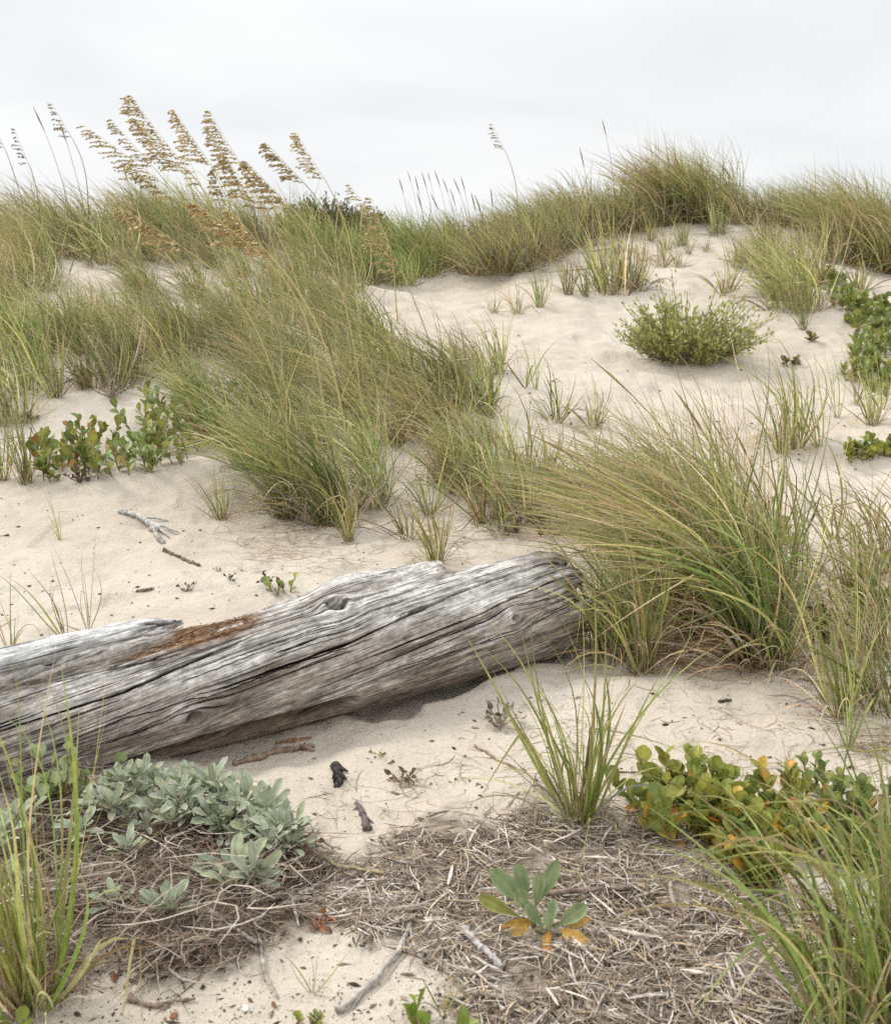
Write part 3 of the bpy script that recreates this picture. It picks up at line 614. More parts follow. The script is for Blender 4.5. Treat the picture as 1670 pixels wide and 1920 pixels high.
def frame(d):
    d = norm(np.asarray(d, float)); a = np.array([0, 0, 1.0]) if abs(d[2]) < .95 else np.array([1.0, 0, 0]); s = norm(np.cross(d, a)); return s, np.cross(s, d)
def sample_poly(rng, poly, n, mind=0):
    p = np.array(poly, float); lo, hi = p.min(0), p.max(0); out = []
    for _ in range(60000):
        q = lo + rng.random(2) * (hi - lo)
        if not inpoly(q[:1], q[1:], poly)[0]: continue
        if mind and any((q[0] - a[0])**2 + ((q[1] - a[1]) * 2.2)**2 < mind * mind for a in out): continue
        out.append(q)
        if len(out) >= n: break
    return np.array(out)
# ------------------------------------------------------------------ beach grass: kinds, then every tuft where it stands
KIND = { # n, h, foot radius, tilt, wind, droop, width, segments, palette, tips, length range, dry: (n, h, tilt, droop, palette)
 'lush':  dict(n=100, h=1.3, r0=.15, tilt=.36, wind=1.6, droop=.6, w=.0122, seg=10, pal='lush', tips=.6, hv=(.3, 1), dry=(60, .75, .8, 1.6, 'dry')),
 'swept': dict(n=112, h=1.6, r0=.12, tilt=.20, wind=2.7, droop=.45, w=.0118, seg=11, pal='lush', tips=.75, hv=(.35, 1), dry=(60, .85, .7, 1.4, 'dry')),
 'core':  dict(n=92, h=1.25, r0=.11, tilt=.20, wind=1.9, droop=.4, w=.0122, seg=10, pal='core', tips=.5, hv=(.35, 1), dry=(80, .75, .8, 1.4, 'dry')),
 'mid':   dict(n=70, h=1.0, r0=.16, tilt=.40, wind=1.15, droop=.55, w=.0120, seg=8, pal='dune', tips=.55, hv=(.3, 1), dry=(50, .6, .9, 1.6, 'dry')),
 'slim':  dict(n=32, h=.9, r0=.05, tilt=.32, wind=.35, droop=.45, w=.0115, seg=9, pal='fresh', tips=.45, hv=(.35, 1), dry=(18, .6, .8, 1.7, 'dry')),
 'fore':  dict(n=31, h=.9, r0=.04, tilt=.30, wind=.25, droop=.4, w=.0108, seg=11, pal='fore', tips=.5, hv=(.35, 1), dry=(26, .6, .75, 1.6, 'dry')),
 'arch':  dict(n=36, h=1.1, r0=.06, tilt=.40, wind=.75, droop=1.0, w=.0125, seg=12, pal='fore', tips=.45, hv=(.4, 1), dry=(16, .7, .8, 1.7, 'dry')),
 'wisp':  dict(n=6, h=.6, r0=.012, tilt=.42, wind=.12, droop=.35, w=.0105, seg=9, pal='fresh', tips=.5, hv=(.4, 1), dry=(3, .4, .7, 1.4, 'dry')),
 'dune':  dict(n=120, h=.95, r0=.28, tilt=.40, wind=1.0, droop=.4, w=.0115, seg=6, pal='dune', tips=.6, hv=(.25, 1), dry=(70, .55, .85, 1.0, 'dead')),
 'crest': dict(n=170, h=1.15, r0=.26, tilt=.26, wind=1.8, droop=.2, w=.0105, seg=7, pal='tan', tips=.7, hv=(.3, 1), dry=(90, .55, .7, .9, 'dead')),
 'fuzz':  dict(n=130, h=.85, r0=.3, tilt=.55, wind=.75, droop=.35, w=.0105, seg=6, pal='tan', tips=.35, hv=(.25, 1), dry=(170, .6, .85, .7, 'dead')),
 'green': dict(n=150, h=.9, r0=.3, tilt=.42, wind=.5, droop=.4, w=.013, seg=6, pal='fresh', tips=.2, hv=(.3, 1), dry=(30, .5, .7, 1., 'dead')),
 'spray': dict(n=20, h=.55, r0=.05, tilt=.6, wind=.3, droop=.4, w=.0105, seg=6, pal='dune', tips=.5, hv=(.3, 1), dry=(14, .4, .9, 1.2, 'dead')),
 'stook': dict(n=60, h=.75, r0=.12, tilt=.34, wind=.25, droop=.35, w=.0105, seg=6, pal='dune', tips=.6, hv=(.25, 1), dry=(40, .45, .85, 1.1, 'dead')),
}
_proto = {}
def proto(kind, v):
    if (kind, v) not in _proto:
        k = KIND[kind]; rng = np.random.default_rng(abs(hash(kind)) % 1 + sum(map(ord, kind)) * 31 + v * 7)
        b = Bag(); blades(b, rng, k['n'], k['h'], k['r0'], k['tilt'], k['wind'], k['droop'], k['w'], k['seg'], k['pal'], k['tips'], k['hv'])
        d = Bag(); dn, dh, dt, dd, dp = k['dry']; blades(d, rng, dn, dh, k['r0'] * 1.1, dt, k['wind'] * .5, dd, k['w'] * .8, k['seg'], dp, .3, (.4, 1))
        _proto[kind, v] = (b.mesh('blades', M_GRASS), d.mesh('dry_blades', M_GRASS))
    return _proto[kind, v]
NVAR = {'wisp': 8, 'slim': 6, 'spray': 7, 'swept': 5}
_trng = np.random.default_rng(99); _count = {}
N_TUFTS = 0
def tuft(kind, px, py, h, label, group=None, lean=0.0, p=None):
    """a tuft: an Empty on the sand with its green blades and its dead ones"""
    global N_TUFTS; N_TUFTS += 1
    p = hit(px, py) if p is None else p
    _count[kind] = _count.get(kind, 0) + 1; g, d = proto(kind, _count[kind] % NVAR.get(kind, 4)); s = h / KIND[kind]['h']
    sx = s * _trng.uniform(.9, 1.1)
    root = obj('grass_tuft', None, None, p, _trng.normal(0, .16) + lean, (sx, s * _trng.choice((-1, 1)) * _trng.uniform(.9, 1.15), s))
    tag(root, label, 'beach grass', group)
    obj('blades', g, root); obj('dry_blades', d, root); return root
def zone(poly, n, kinds, hr, label, group, seed, mind=0):
    rng = np.random.default_rng(seed); pts = sample_poly(rng, poly, n, mind); ps = hits(pts[:, 0], pts[:, 1])
    for q, p in zip(pts, ps):
        if np.isnan(p[0]): p = hit(q[0], q[1])
        tuft(kinds[rng.integers(len(kinds))], 0, 0, rng.uniform(*hr), label, group, 0, p)

# the mass of grass on the left dune
zone([(-60, 432), (250, 424), (570, 428), (560, 470), (300, 500), (120, 500), (-60, 530)], 44, ('dune', 'dune', 'mid', 'crest'), (.75, 1.15),
     'windblown grass tuft in the dense band along the crest of the sea oat dune', 'grass on the crest of the sea oat dune', 1, 26)
zone([(110, 600), (230, 575), (260, 700), (215, 725), (120, 660)], 9, ('stook', 'slim', 'mid'), (.5, .8),
     'thin grass tuft scattered over the sand between the dense flank and the upright tufts', 'thin grass on the windward flank', 13, 34)
zone([(-60, 540), (110, 520), (130, 640), (100, 690), (-60, 700)], 11, ('mid', 'dune', 'stook'), (.6, .95),
     'grass tuft beside the bare sand pocket on the sea oat dune', 'grass around the sand pocket', 2, 34)
zone([(250, 505), (560, 480), (700, 520), (715, 600), (690, 650), (520, 690), (330, 730), (215, 730), (225, 640), (260, 560)], 36, ('mid', 'dune', 'lush'), (.65, 1.0),
     'olive grass tuft on the flank of the sea oat dune', 'grass on the flank of the sea oat dune', 3, 30)
zone([(300, 770), (520, 700), (740, 660), (850, 700), (860, 800), (740, 890), (640, 940), (520, 940), (400, 860)], 28, ('lush', 'core', 'mid', 'lush'), (.7, 1.1),
     'green grass tuft bending in the big thicket behind the log', 'grass thicket behind the log', 4, 40)
zone([(760, 640), (860, 660), (960, 800), (960, 900), (840, 920), (800, 800)], 17, ('mid', 'slim', 'spray'), (.45, .8),
     'thin grass tuft at the edge of the thicket beside the bare sand slope', 'grass at the edge of the thicket', 5, 26)
for q in ((40, 735, 'mid', .95), (75, 700, 'slim', .9), (105, 745, 'slim', .95), (160, 728, 'slim', .9), (20, 790, 'mid', .9), (-20, 700, 'mid', 1.0), (60, 660, 'slim', .8), (150, 665, 'slim', .8),
          (215, 735, 'spray', .5), (-30, 800, 'mid', .9)):
    tuft(q[2], q[0], q[1], q[3], 'upright dark green grass tuft standing over the leafy creepers', 'grass above the creepers')
# the two tufts that root nearest the log behind it
tuft('core', 622, 985, 1.15, 'largest green grass tuft behind the log, its dead blades trailing on the sand', 'grass thicket behind the log')
tuft('core', 540, 965, 1.1, 'green grass tuft at the foot of the thicket, left of the one with trailing blades', 'grass thicket behind the log')
tuft('lush', 700, 950, .95, 'shorter green grass tuft between the thicket and the log', 'grass thicket behind the log')
tuft('slim', 655, 1015, .5, 'small curling grass tuft on the sand behind the knot of the log')
tuft('slim', 415, 975, .5, 'splayed grass tuft beside the pale driftwood branch')
tuft('slim', 818, 1058, .62, 'upright grass tuft rising from behind the notch in the log')
tuft('spray', 765, 1010, .5, 'brown-green curly grass tuft between the thicket and the notch in the log')
tuft('spray', 900, 985, .5, 'tangled low grass tuft behind the split end of the log')
tuft('slim', 855, 925, .75, 'grass tuft rising at the gap between the thicket and the windswept clump')
for q in ((960, 930, .6), (1010, 985, .55), (940, 1000, .4), (1040, 1000, .5)):
    tuft('spray', q[0], q[1], q[2], 'tangled half dead grass tuft behind the split end of the log', 'tangled grass behind the log end')
zone([(760, 900), (900, 880), (1080, 900), (1090, 985), (930, 985), (800, 960)], 12, ('mid', 'spray', 'spray'), (.4, .75),
     'half dead tangled tuft in the gap between the thicket and the windswept clump', 'tangled grass in the gap by the windswept clump', 12, 40)
# saddle and far side
zone([(570, 462), (700, 455), (850, 448), (880, 480), (840, 512), (750, 538), (690, 535), (600, 510)], 25, ('green', 'green', 'mid'), (.6, 1.0),
     'bright green grass tuft in the hollow between the two dunes', 'green grass in the hollow between the dunes', 6, 22)
zone([(870, 500), (960, 440), (1060, 430), (1085, 480), (1010, 500), (930, 525), (880, 528)], 17, ('fuzz', 'fuzz', 'dune'), (.75, 1.1),
     'bushy purplish-brown based grass tuft on the shoulder of the bare dune', 'bushy grass on the shoulder of the bare dune', 7, 24)
zone([(1050, 425), (1240, 412), (1250, 420), (1240, 428), (1050, 445)], 17, ('dune', 'mid', 'dune', 'fuzz'), (.75, 1.3),
     'grass tuft along the crest of the bare dune, short of the tall windswept clump', 'grass along the crest of the bare dune', 8, 20)
zone([(1245, 402), (1370, 400), (1370, 412), (1245, 418)], 9, ('crest',), (1.4, 1.75),
     'tan tuft in the tall windswept clump on top of the bare dune', 'tall clump on top of the bare dune', 9, 14)
zone([(1370, 398), (1500, 402), (1510, 428), (1370, 420)], 8, ('dune', 'mid', 'dune'), (.7, 1.15), 'low grass tuft on the dune top between the two tall windswept clumps', 'low grass between the tall clumps', 10, 16)
zone([(1500, 425), (1600, 440), (1720, 478), (1720, 530), (1640, 505), (1540, 450)], 17, ('crest', 'crest', 'dune'), (1.15, 1.7),
     'olive tuft in the long windswept band running down the end of the bare dune', 'windswept band on the bare dune', 11, 22)
# scattered tufts on the bare slope
SC = 'scattered tufts on the bare slope'
for q in ((1150, 550, 'stook', .95, 'stout upright grass tuft in the middle of the scattered row on the bare slope'),
          (1178, 540, 'stook', .7, 'grass tuft leaning against the stout one on the bare slope'),
          (1012, 575, 'slim', .5, 'narrow upright grass tuft below the bushy shoulder of the bare dune'),
          (1065, 552, 'slim', .6, 'grass tuft between the narrow tuft and the stout one on the bare slope'),
          (1098, 556, 'slim', .5, 'slender grass tuft touching the stout one on the bare slope'),
          (968, 588, 'spray', .35, 'small sparse tuft lowest in the scattered row on the bare slope'),
          (925, 585, 'spray', .25, 'low brown sprig near the foot of the bushy shoulder'),
          (1195, 545, 'spray', .55, 'splayed grass tuft above the rounded shrub on the bare slope'),
          (1240, 500, 'spray', .4, 'pale splayed tuft on the bare slope under the tall crest clump'),
          (1358, 552, 'spray', .6, 'star shaped grass tuft just behind the rounded shrub'),
          (1220, 452, 'slim', .5, 'thin grass tuft just under the crest of the bare dune'),
          (1282, 460, 'slim', .45, 'pale green tuft under the tall crest clump'),
          (1248, 468, 'spray', .4, 'sparse tuft beside the pale green one under the crest'),
          (1345, 440, 'stook', .55, 'bushy low tuft on the top sand of the bare dune'),
          (1170, 470, 'spray', .4, 'sparse tuft on the upper slope beside the bushy shoulder'),
          (1415, 520, 'spray', .5, 'wide sparse tuft of greyish blades up the slope from the rounded shrub'),
          (1380, 500, 'spray', .5, 'greyish sparse tuft highest above the rounded shrub'),
          (1450, 545, 'slim', .7, 'leaning grass tuft beside the greyish sparse ones on the bare slope'),
          (1492, 585, 'crest', 1.0, 'big tan grass tuft ending in a dark base above the leafy strip'),
          (1470, 560, 'stook', .8, 'tan grass tuft half behind the big dark based one'),
          (1505, 618, 'slim', .4, 'little stiff grass tuft alone below the big dark based one'),
          (1460, 600, 'wisp', .3, 'tiny sprig of grass beside the little stiff tuft'),
          (1560, 490, 'stook', .8, 'tan grass tuft under the windswept band'),
          (1530, 530, 'stook', .8, 'tan grass tuft close above the leafy strip'),
          (1610, 545, 'spray', .6, 'bare stalky tuft above the leafy strip at the dune end'),
          (1440, 470, 'stook', .6, 'grass tuft on the upper slope below the low crest grass'),
          (1490, 842, 'slim', .75, 'larger dark based grass tuft on the sand beside the windswept clump'),
          (1465, 850, 'slim', .5, 'bent grass tuft against the larger dark based one'),
          (1535, 838, 'wisp', .6, 'upright few bladed tuft next to the larger dark based one'),
          (1570, 782, 'wisp', .5, 'wispy tuft below the leafy bush at the edge of the slope'),
          (1605, 758, 'wisp', .5, 'wispy tuft in front of the leafy bush at the edge of the slope'),
          (1635, 795, 'slim', .5, 'grass tuft in front of the leafy bush, nearest its lit edge'),
          (1655, 770, 'wisp', .5, 'thin blades rising in front of the leafy bush'),
          (985, 725, 'wisp', .5, 'few grass blades standing on the bare slope beside the thicket'),
          (1005, 730, 'wisp', .4, 'leaning few bladed tuft, the outermost from the thicket on the bare slope'),
          (935, 700, 'slim', .55, 'sparse tuft at the upper edge of the thicket on the bare slope'),
          (1040, 790, 'spray', .45, 'dry sparse tuft on the sand behind the windswept clump'),
          (1110, 800, 'spray', .4, 'dry wispy tuft behind the top of the windswept clump')):
    tuft(q[2], q[0], q[1], q[3] * 1.45, q[4], SC)
zone([(1090, 470), (1230, 450), (1330, 470), (1300, 500), (1120, 520)], 9, ('spray', 'wisp', 'slim'), (.35, .6), 'small sparse sprig of grass on the upper sand of the bare slope', 'sprigs on the upper bare slope', 14, 34)
zone([(1380, 470), (1500, 470), (1540, 500), (1440, 560), (1380, 530)], 10, ('spray', 'stook', 'slim'), (.5, .85), 'thin grass tuft in the loose group upslope of the rounded shrub', 'loose grass upslope of the shrub', 15, 26)
# big windswept clump beside the log
for q in ((1430, 1252, 'core', 1.25), (1395, 1240, 'core', 1.2), (1415, 1205, 'swept', 1.5), (1360, 1210, 'swept', 1.35), (1310, 1185, 'swept', 1.3), (1390, 1165, 'core', 1.3), (1400, 1125, 'swept', 1.35), (1325, 1130, 'swept', 1.35),
          (1255, 1150, 'swept', 1.2), (1390, 1090, 'core', 1.2), (1260, 1085, 'swept', 1.15), (1420, 1170, 'swept', 1.45), (1345, 1080, 'swept', 1.3)):
    tuft(q[2], q[0], q[1], q[3], 'windswept green and tan grass tuft in the great clump beside the log end', 'great windswept clump beside the log')
tuft('mid', 1150, 1225, .75, 'half dead grass tuft pressed against the worn log end', None, -.2)
tuft('slim', 1130, 1180, .6, 'thin grass tuft leaning over the top of the worn log end', None, -.2)
tuft('slim', 1205, 1262, .85, 'green grass tuft with arching blades close to the lower log end')
tuft('lush', 1190, 1225, .7, 'grass tuft squeezed between the log end and the windswept clump')
tuft('slim', 1480, 1160, .8, 'grass tuft on the sheltered side of the windswept clump')
for q in ((1190, 1060, 1.15), (1130, 1010, 1.0), (1250, 1020, 1.1), (1330, 1040, 1.2)):
    tuft('swept', q[0], q[1], q[2], 'windswept tuft of the great clump rooted behind the log end', 'great windswept clump, far side')
# edge of the picture
for q in ((1582, 1345, 'slim', .75, 'stiff based grass tuft with long arching blades near the leafy stems'),
          (1640, 1230, 'mid', .8, 'dense grass tuft over the round green leaves'), (1660, 1330, 'mid', .7, 'grass tuft half out of view beside the stiff based one'),
          (1560, 1190, 'wisp', .7, 'open grass tuft between the windswept clump and the round green leaves'), (1600, 1130, 'slim', .8, 'grass tuft behind the round green leaves'),
          (1665, 1080, 'mid', .8, 'tall grass tuft behind the round green leaves at the edge'), (1530, 1080, 'wisp', .75, 'open tuft of upright blades right behind the windswept clump'),
          (1500, 1020, 'wisp', .7, 'single upright blades between the windswept clump and the sand slope'), (1565, 1010, 'wisp', .8, 'sparse tall tuft on the sand slope behind the round green leaves'),
          (1640, 990, 'wisp', .6, 'wispy tuft farthest up the sand behind the round green leaves'), (1590, 1400, 'wisp', .5, 'wispy blades in front of the stiff based tuft')):
    tuft(q[2], q[0], q[1], q[3], q[4])
# the foreground
tuft('fore', 1085, 1545, .78, 'stout based grass tuft standing alone on the dead reed litter')
tuft('wisp', 1075, 1542, .8, 'long arching blades growing out of the tuft on the dead reed litter')
tuft('fore', 75, 1885, .86, 'big green foreground grass tuft beside the silvery plants, straw coloured at its foot')
tuft('fore', 40, 1895, .6, 'second foreground grass tuft crowding the one beside the silvery plants')
tuft('wisp', 165, 1183, .48, 'four bladed green sprout behind the split slab of the log')
tuft('wisp', 122, 1198, .5, 'two long grass blades arching beside the four bladed sprout')
tuft('wisp', 112, 1012, .36, 'little upright sprout on the sand below the creepers')
tuft('wisp', 20, 1225, .4, 'bent dry sprout close behind the log at its near end')
tuft('slim', 50, 905, .75, 'grass tuft in front of the leafy creepers')
tuft('slim', 5, 900, .7, 'grass tuft on the sand lip next to the leafy creepers')
for q in ((1600, 1925, 'arch', .85), (1650, 1900, 'fore', .72), (1565, 1960, 'arch', .8), (1690, 1850, 'arch', .9), (1690, 1960, 'fore', .7)):
    tuft(q[2], q[0], q[1], q[3], 'grass tuft with long arching blades in the near corner over the litter', 'near corner grass', -.1)
for q, l in (((585, 1862, .17), 'tiny yellow-green seedling on the open sand'), ((830, 1900, .2), 'thin upright seedling beside the round foreground leaves')):
    tuft('wisp', q[0], q[1], q[2], l)
# ------------------------------------------------------------------ sea oats: tall stalks with one-sided hanging seed heads
OATC = np.array([(.60, .475, .235), (.50, .395, .195), (.68, .58, .34), (.42, .32, .165)])
def sea_oat(root_px, base_px, tip_px, label, group, seed, full=1.0, dark=1.0):
    rng = np.random.default_rng(seed); R = hit(*root_px); Y = R[1]
    B = at(base_px[0], base_px[1], Y - .05); T = at(tip_px[0], tip_px[1], Y - .10 + rng.normal(0, .06))
    dark = dark * rng.uniform(.78, 1.15)
    o = obj('sea_oat', None, None, R); tag(o, label, 'sea oat', group)
    B, T = B - R, T - R; dh = norm(T - B); L = np.linalg.norm(T - B)
    C1 = np.array([B[0] * .18, B[1] * .2, B[2] * .45]); C2 = B - dh * np.linalg.norm(B) * .33
    t = np.linspace(0, 1, 22)[:, None]; st = C1 * 3 * t * (1 - t)**2 + C2 * 3 * t * t * (1 - t) + B * t**3
    # the head sags towards its tip
    u = np.linspace(0, 1, 14)[1:, None]; sag = np.array([WIND[0] * .10, 0, .10]) * L * rng.uniform(.2, 2.2)
    ax = B + (T - B) * u + sag * (u * (1 - u)) * 1.6
    line = np.vstack([st, ax]); rad = np.concatenate([np.linspace(.0078, .004, 22), np.linspace(.0026, .0008, 13)])
    cols = np.linspace(0, 1, len(line))[:, None] * np.array([.62, .53, .30]) + (1 - np.linspace(0, 1, len(line))[:, None]) * np.array([.52, .47, .22])
    b = Bag(); tube(b, line, rad, cols * dark, 5); obj('stem', b.mesh('stem', M_OAT), o)
    h = Bag(); axp = np.vstack([B[None], ax]); m = len(axp)
    nb = max(9, int(rng.uniform(15, 21) * full))
    for k in range(nb):
        f = (k + .5 + rng.uniform(-.3, .3)) / nb; x = f * (m - 1); i = int(min(x, m - 2)); p = axp[i] + (axp[i + 1] - axp[i]) * (x - i); d = norm(axp[i + 1] - axp[i])
        bl = L * (.33 * (1 - f)**.7 + .06) * rng.uniform(.7, 1.2) * (.6 + .4 * full)
        # branchlets start along the axis, then blow over to the lee side and hang
        out = norm(d * .8 + WIND * rng.uniform(.5, 1.1) + np.array([0, rng.normal(0, .25), rng.uniform(-.25, .15)])); end = norm(out + WIND * .5 + np.array([0, 0, -.55]))
        ns = max(3, int(round(bl / .017))); tt = np.linspace(0, 1, ns + 2)
        pts = [p]; 
        for q in tt[1:]: pts.append(pts[-1] + norm(out * (1 - q) + end * q) * bl / (ns + 1))
        tube(h, pts, .0008, np.array((.40, .30, .14)) * dark, 3, False)
        for q in range(1, len(pts)):
            for w in range(2 if rng.random() < .9 * min(full, 1) else 1):
                c0 = pts[q] + rng.normal(0, .004, 3); dd = norm(norm(np.array(pts[q]) - np.array(pts[q - 1])) + WIND * .2 + np.array([rng.normal(0, .3), rng.normal(0, .35), -.45 + rng.normal(0, .25)]))
                s1, s2 = frame(dd); a = rng.uniform(0, math.pi); s1, s2 = s1 * math.cos(a) + s2 * math.sin(a), s2 * math.cos(a) - s1 * math.sin(a)
                ln = rng.uniform(.024, .038); wd = ln * rng.uniform(.19, .27); th = wd * .34
                v = [c0, c0 + dd * ln * .3 + s1 * wd, c0 + dd * ln * .3 + s2 * th, c0 + dd * ln * .3 - s1 * wd, c0 + dd * ln * .3 - s2 * th,
                     c0 + dd * ln * .72 + s1 * wd * .75, c0 + dd * ln * .72 - s1 * wd * .75, c0 + dd * ln]
                fc = [np.array([(0, 2, 1), (0, 3, 2), (0, 4, 3), (0, 1, 4), (7, 5, 2), (7, 2, 6), (7, 6, 4), (7, 4, 5), (1, 2, 5), (3, 6, 2), (1, 5, 4), (3, 4, 6)])]
                h.add(v, fc, OATC[rng.integers(4)] * rng.uniform(.75, 1.25) * dark)
    obj('seed_head', h.mesh('seed_head', M_OAT, False), o)
SG = 'sea oats leaning over the thicket'
for k, q in enumerate((
    ((440, 610), (308, 345), (160, 236), 'sea oat whose drooping head reaches farthest out over the open sky', 1.0),
    ((455, 600), (292, 318), (208, 222), 'sea oat with a narrow pale head just inside the farthest reaching one', .7),
    ((480, 640), (362, 330), (250, 181), 'tallest sea oat of the thicket, its full golden head highest in the sky', 1.2),
    ((490, 660), (340, 318), (256, 222), 'dense sea oat head tucked below the tallest one', 1.1),
    ((500, 640), (398, 312), (330, 208), 'full golden sea oat head standing between the tallest and the upright pair', 1.1),
    ((540, 640), (452, 308), (394, 207), 'upright sea oat, outer of the pair that stand highest beside the middle heads', 1.0),
    ((530, 660), (432, 320), (392, 236), 'slimmer sea oat of the upright pair', .7),
    ((470, 680), (378, 350), (343, 255), 'thin sea oat head hanging below the middle golden heads', .5),
    ((600, 800), (492, 392), (424, 290), 'heavy layered sea oat head under the upright pair', 1.2),
    ((660, 760), (572, 345), (500, 268), 'sea oat head standing by itself in the gap before the last tall one', 1.0),
    ((680, 700), (610, 338), (558, 248), 'last tall sea oat on the sheltered side, with a neat comb-like head', .9),
    ((690, 860), (548, 392), (463, 303), 'low broad sea oat head just above the dark far shrub', 1.2),
    ((455, 650), (332, 378), (244, 312), 'low leaning sea oat head brushing the grass crest', 1.0),
    ((560, 900), (352, 470), (228, 390), 'sea oat bowed lowest over the sandy flank, with a long golden head', 1.2),
    ((625, 930), (480, 470), (366, 380), 'heavy bowed sea oat head lying across the thicket', 1.3),
    ((665, 930), (515, 488), (432, 395), 'sea oat head crossing behind the heavy bowed one', 1.0),
    ((540, 720), (430, 380), (405, 318), 'short sea oat head half hidden among the golden heads', .7))):
    sea_oat(q[0], q[1], q[2], q[3], SG, 300 + k, q[4])
for k, q in enumerate((((745, 600), (700, 402), (655, 345), 'thin pale sea oat near the gap between the dunes', .5, 1.0), ((830, 760), (756, 515), (698, 372), 'orange tinged sea oat head in front of the green hollow', .9, 1.0),
    ((170, 480), (137, 262), (97, 192), 'dark thin sea oat alone on the crest at the windward side', .5, .6), ((80, 480), (56, 312), (28, 240), 'sparse dark sea oat near the edge of the crest', .35, .6),
    ((60, 480), (12, 285), (-10, 225), 'sea oat at the very edge of the crest, its head half out of view', .4, .6), ((975, 470), (948, 285), (924, 232), 'lone sea oat standing over the shoulder of the bare dune', .4, .75))):
    sea_oat(q[0], q[1], q[2], q[3], 'lone sea oats', 340 + k, q[4], q[5])
# bare spikes against the sky
def spike(root_px, tip_px, label, group, seed, sp=.12, dark=1.0):
    rng = np.random.default_rng(seed); R = hit(*root_px); T = at(tip_px[0], tip_px[1], R[1]) - R
    o = obj('grass_spike', None, None, R); tag(o, label, 'grass spike', group)
    t = np.linspace(0, 1, 12)[:, None]; C = np.array([T[0] * .25, 0, T[2] * .6]); ln = 2 * t * (1 - t) * C + t * t * T
    b = Bag(); tube(b, ln, np.linspace(.004, .0018, 12), np.array((.27, .23, .12)) * dark, 4); obj('stem', b.mesh('stem', M_OAT), o)
    k = int(12 * (1 - sp / max(np.linalg.norm(T), .2))) ; e = ln[min(k, 9):]; m = len(e); b = Bag()
    tube(b, e, (.0062 if dark >= .9 else .009) * np.sin(np.linspace(.3, math.pi - .2, m))**.8, np.array((.44, .33, .17)) * dark * rng.uniform(.8, 1.2), 6); obj('seed_head', b.mesh('seed_head', M_OAT), o)
rs = np.random.default_rng(5)
for k in range(15):
    x = 752 + k * 10.5 + rs.normal(0, 4); spike((x + 22, 455 + rs.uniform(-8, 10)), (x + rs.normal(0, 6), rs.uniform(318, 368)), 'thin dark grass spike against the sky over the hollow between the dunes', 'grass spikes over the hollow', 500 + k, .35, .5)
for k, (r, t, l, dk) in enumerate((((1158, 440), (1128, 222), 'tall hair thin spike standing clear of the bare dune crest', .55), ((1108, 440), (1086, 275), 'shorter thin spike beside the hair thin one on the crest', .55),
        ((150, 490), (62, 200), 'bare stalk rising among the sea oats at the edge of the crest', .6), ((175, 500), (110, 225), 'bare stalk beside the dark thin sea oat', .6), ((262, 470), (228, 300), 'short bare stalk in the crest grass', .6),
        ((1400, 1120), (1108, 672), 'longest tan seed spike sweeping out of the windswept clump', 1.0), ((1430, 1150), (1262, 728), 'tan seed spike next to the middle one of the windswept clump', 1.0),
        ((1390, 1160), (985, 810), 'low seed spike blown almost level towards the thicket', .9), ((1470, 1130), (1372, 800), 'seed spike on the sheltered edge of the windswept clump', 1.0), ((690, 900), (628, 628), 'yellowed stalk standing in the thicket', 1.2), ((660, 880), (600, 600), 'brown stalk standing in the thicket', .7))):
    spike(r, t, l, None, 530 + k, .35, dk)
# ------------------------------------------------------------------ leafy plants
SILV = np.array([(.30, .34, .23), (.255, .30, .195), (.345, .38, .26), (.31, .335, .18)])
def rosette(bag, rng, c, n, L, W, spread=1.0, ax=(0, 0, 1), cols=SILV, shape='lob', pal_edge=(.47, .50, .41)):
    ax = norm(np.array(ax, float)); s1, s2 = frame(ax)
    for k in range(n):
        f = (k + .5) / n; az = k * 2.39996 + rng.normal(0, .25); el = (.18 + 1.15 * f**.8) * spread          # inner leaves upright, outer ones flat
        d = norm(ax * math.cos(el) + (s1 * math.cos(az) + s2 * math.sin(az)) * math.sin(el)); face = norm(ax * math.sin(el) - (s1 * math.cos(az) + s2 * math.sin(az)) * math.cos(el) + rng.normal(0, .15, 3))
        l = L * (.6 + .45 * f if f < .5 else .95 - .25 * (f - .5)) * rng.uniform(.8, 1.15)
        col = cols[rng.integers(len(cols))] * rng.uniform(.85, 1.15)
        if f > .85 and rng.random() < .35: col = np.array((.36, .34, .16))
        leaf(bag, np.asarray(c) + d * .004, d, face, l, W * l / L * rng.uniform(.85, 1.15), shape, rng.uniform(.25, .55), rng.uniform(-.25, .8), col, rib=(.42, .47, .36), edge=pal_edge, rng=rng, wave=.05)
def silver_plant(parts, label, seed, group=None, name='silver_leaf_plant'):
    """parts: (px, py of the rosette, py of the root, leaves, leaf length)"""
    rng = np.random.default_rng(seed); R = hit(parts[0][0], parts[0][2]); o = obj(name, None, None, R); tag(o, label, 'silver plant', group)
    for (px, py, pr, n, L) in parts:
        G = hit(px + rng.normal(0, 12), pr); C = at(px, py, G[1] - .01)
        rb = Bag(); rosette(rb, rng, C - R, int(n * 1.5), L * 1.22, L * .33, rng.uniform(.85, 1.05), (rng.normal(0, .22), -.22 + rng.normal(0, .15), 1)); ro = obj('leaf_rosette', rb.mesh('leaf_rosette', M_SILVER), o)
        sb = Bag(); t = np.linspace(0, 1, 8)[:, None]; mid = (G + C) / 2 - R + rng.normal(0, .02, 3); ln = (1 - t)**2 * (G - R - (0, 0, .02)) + 2 * t * (1 - t) * mid + t * t * (C - R)
        tube(sb, ln, np.linspace(.005, .004, 8), np.array((.30, .25, .19)), 6); obj('stem', sb.mesh('stem', M_BARK), ro)
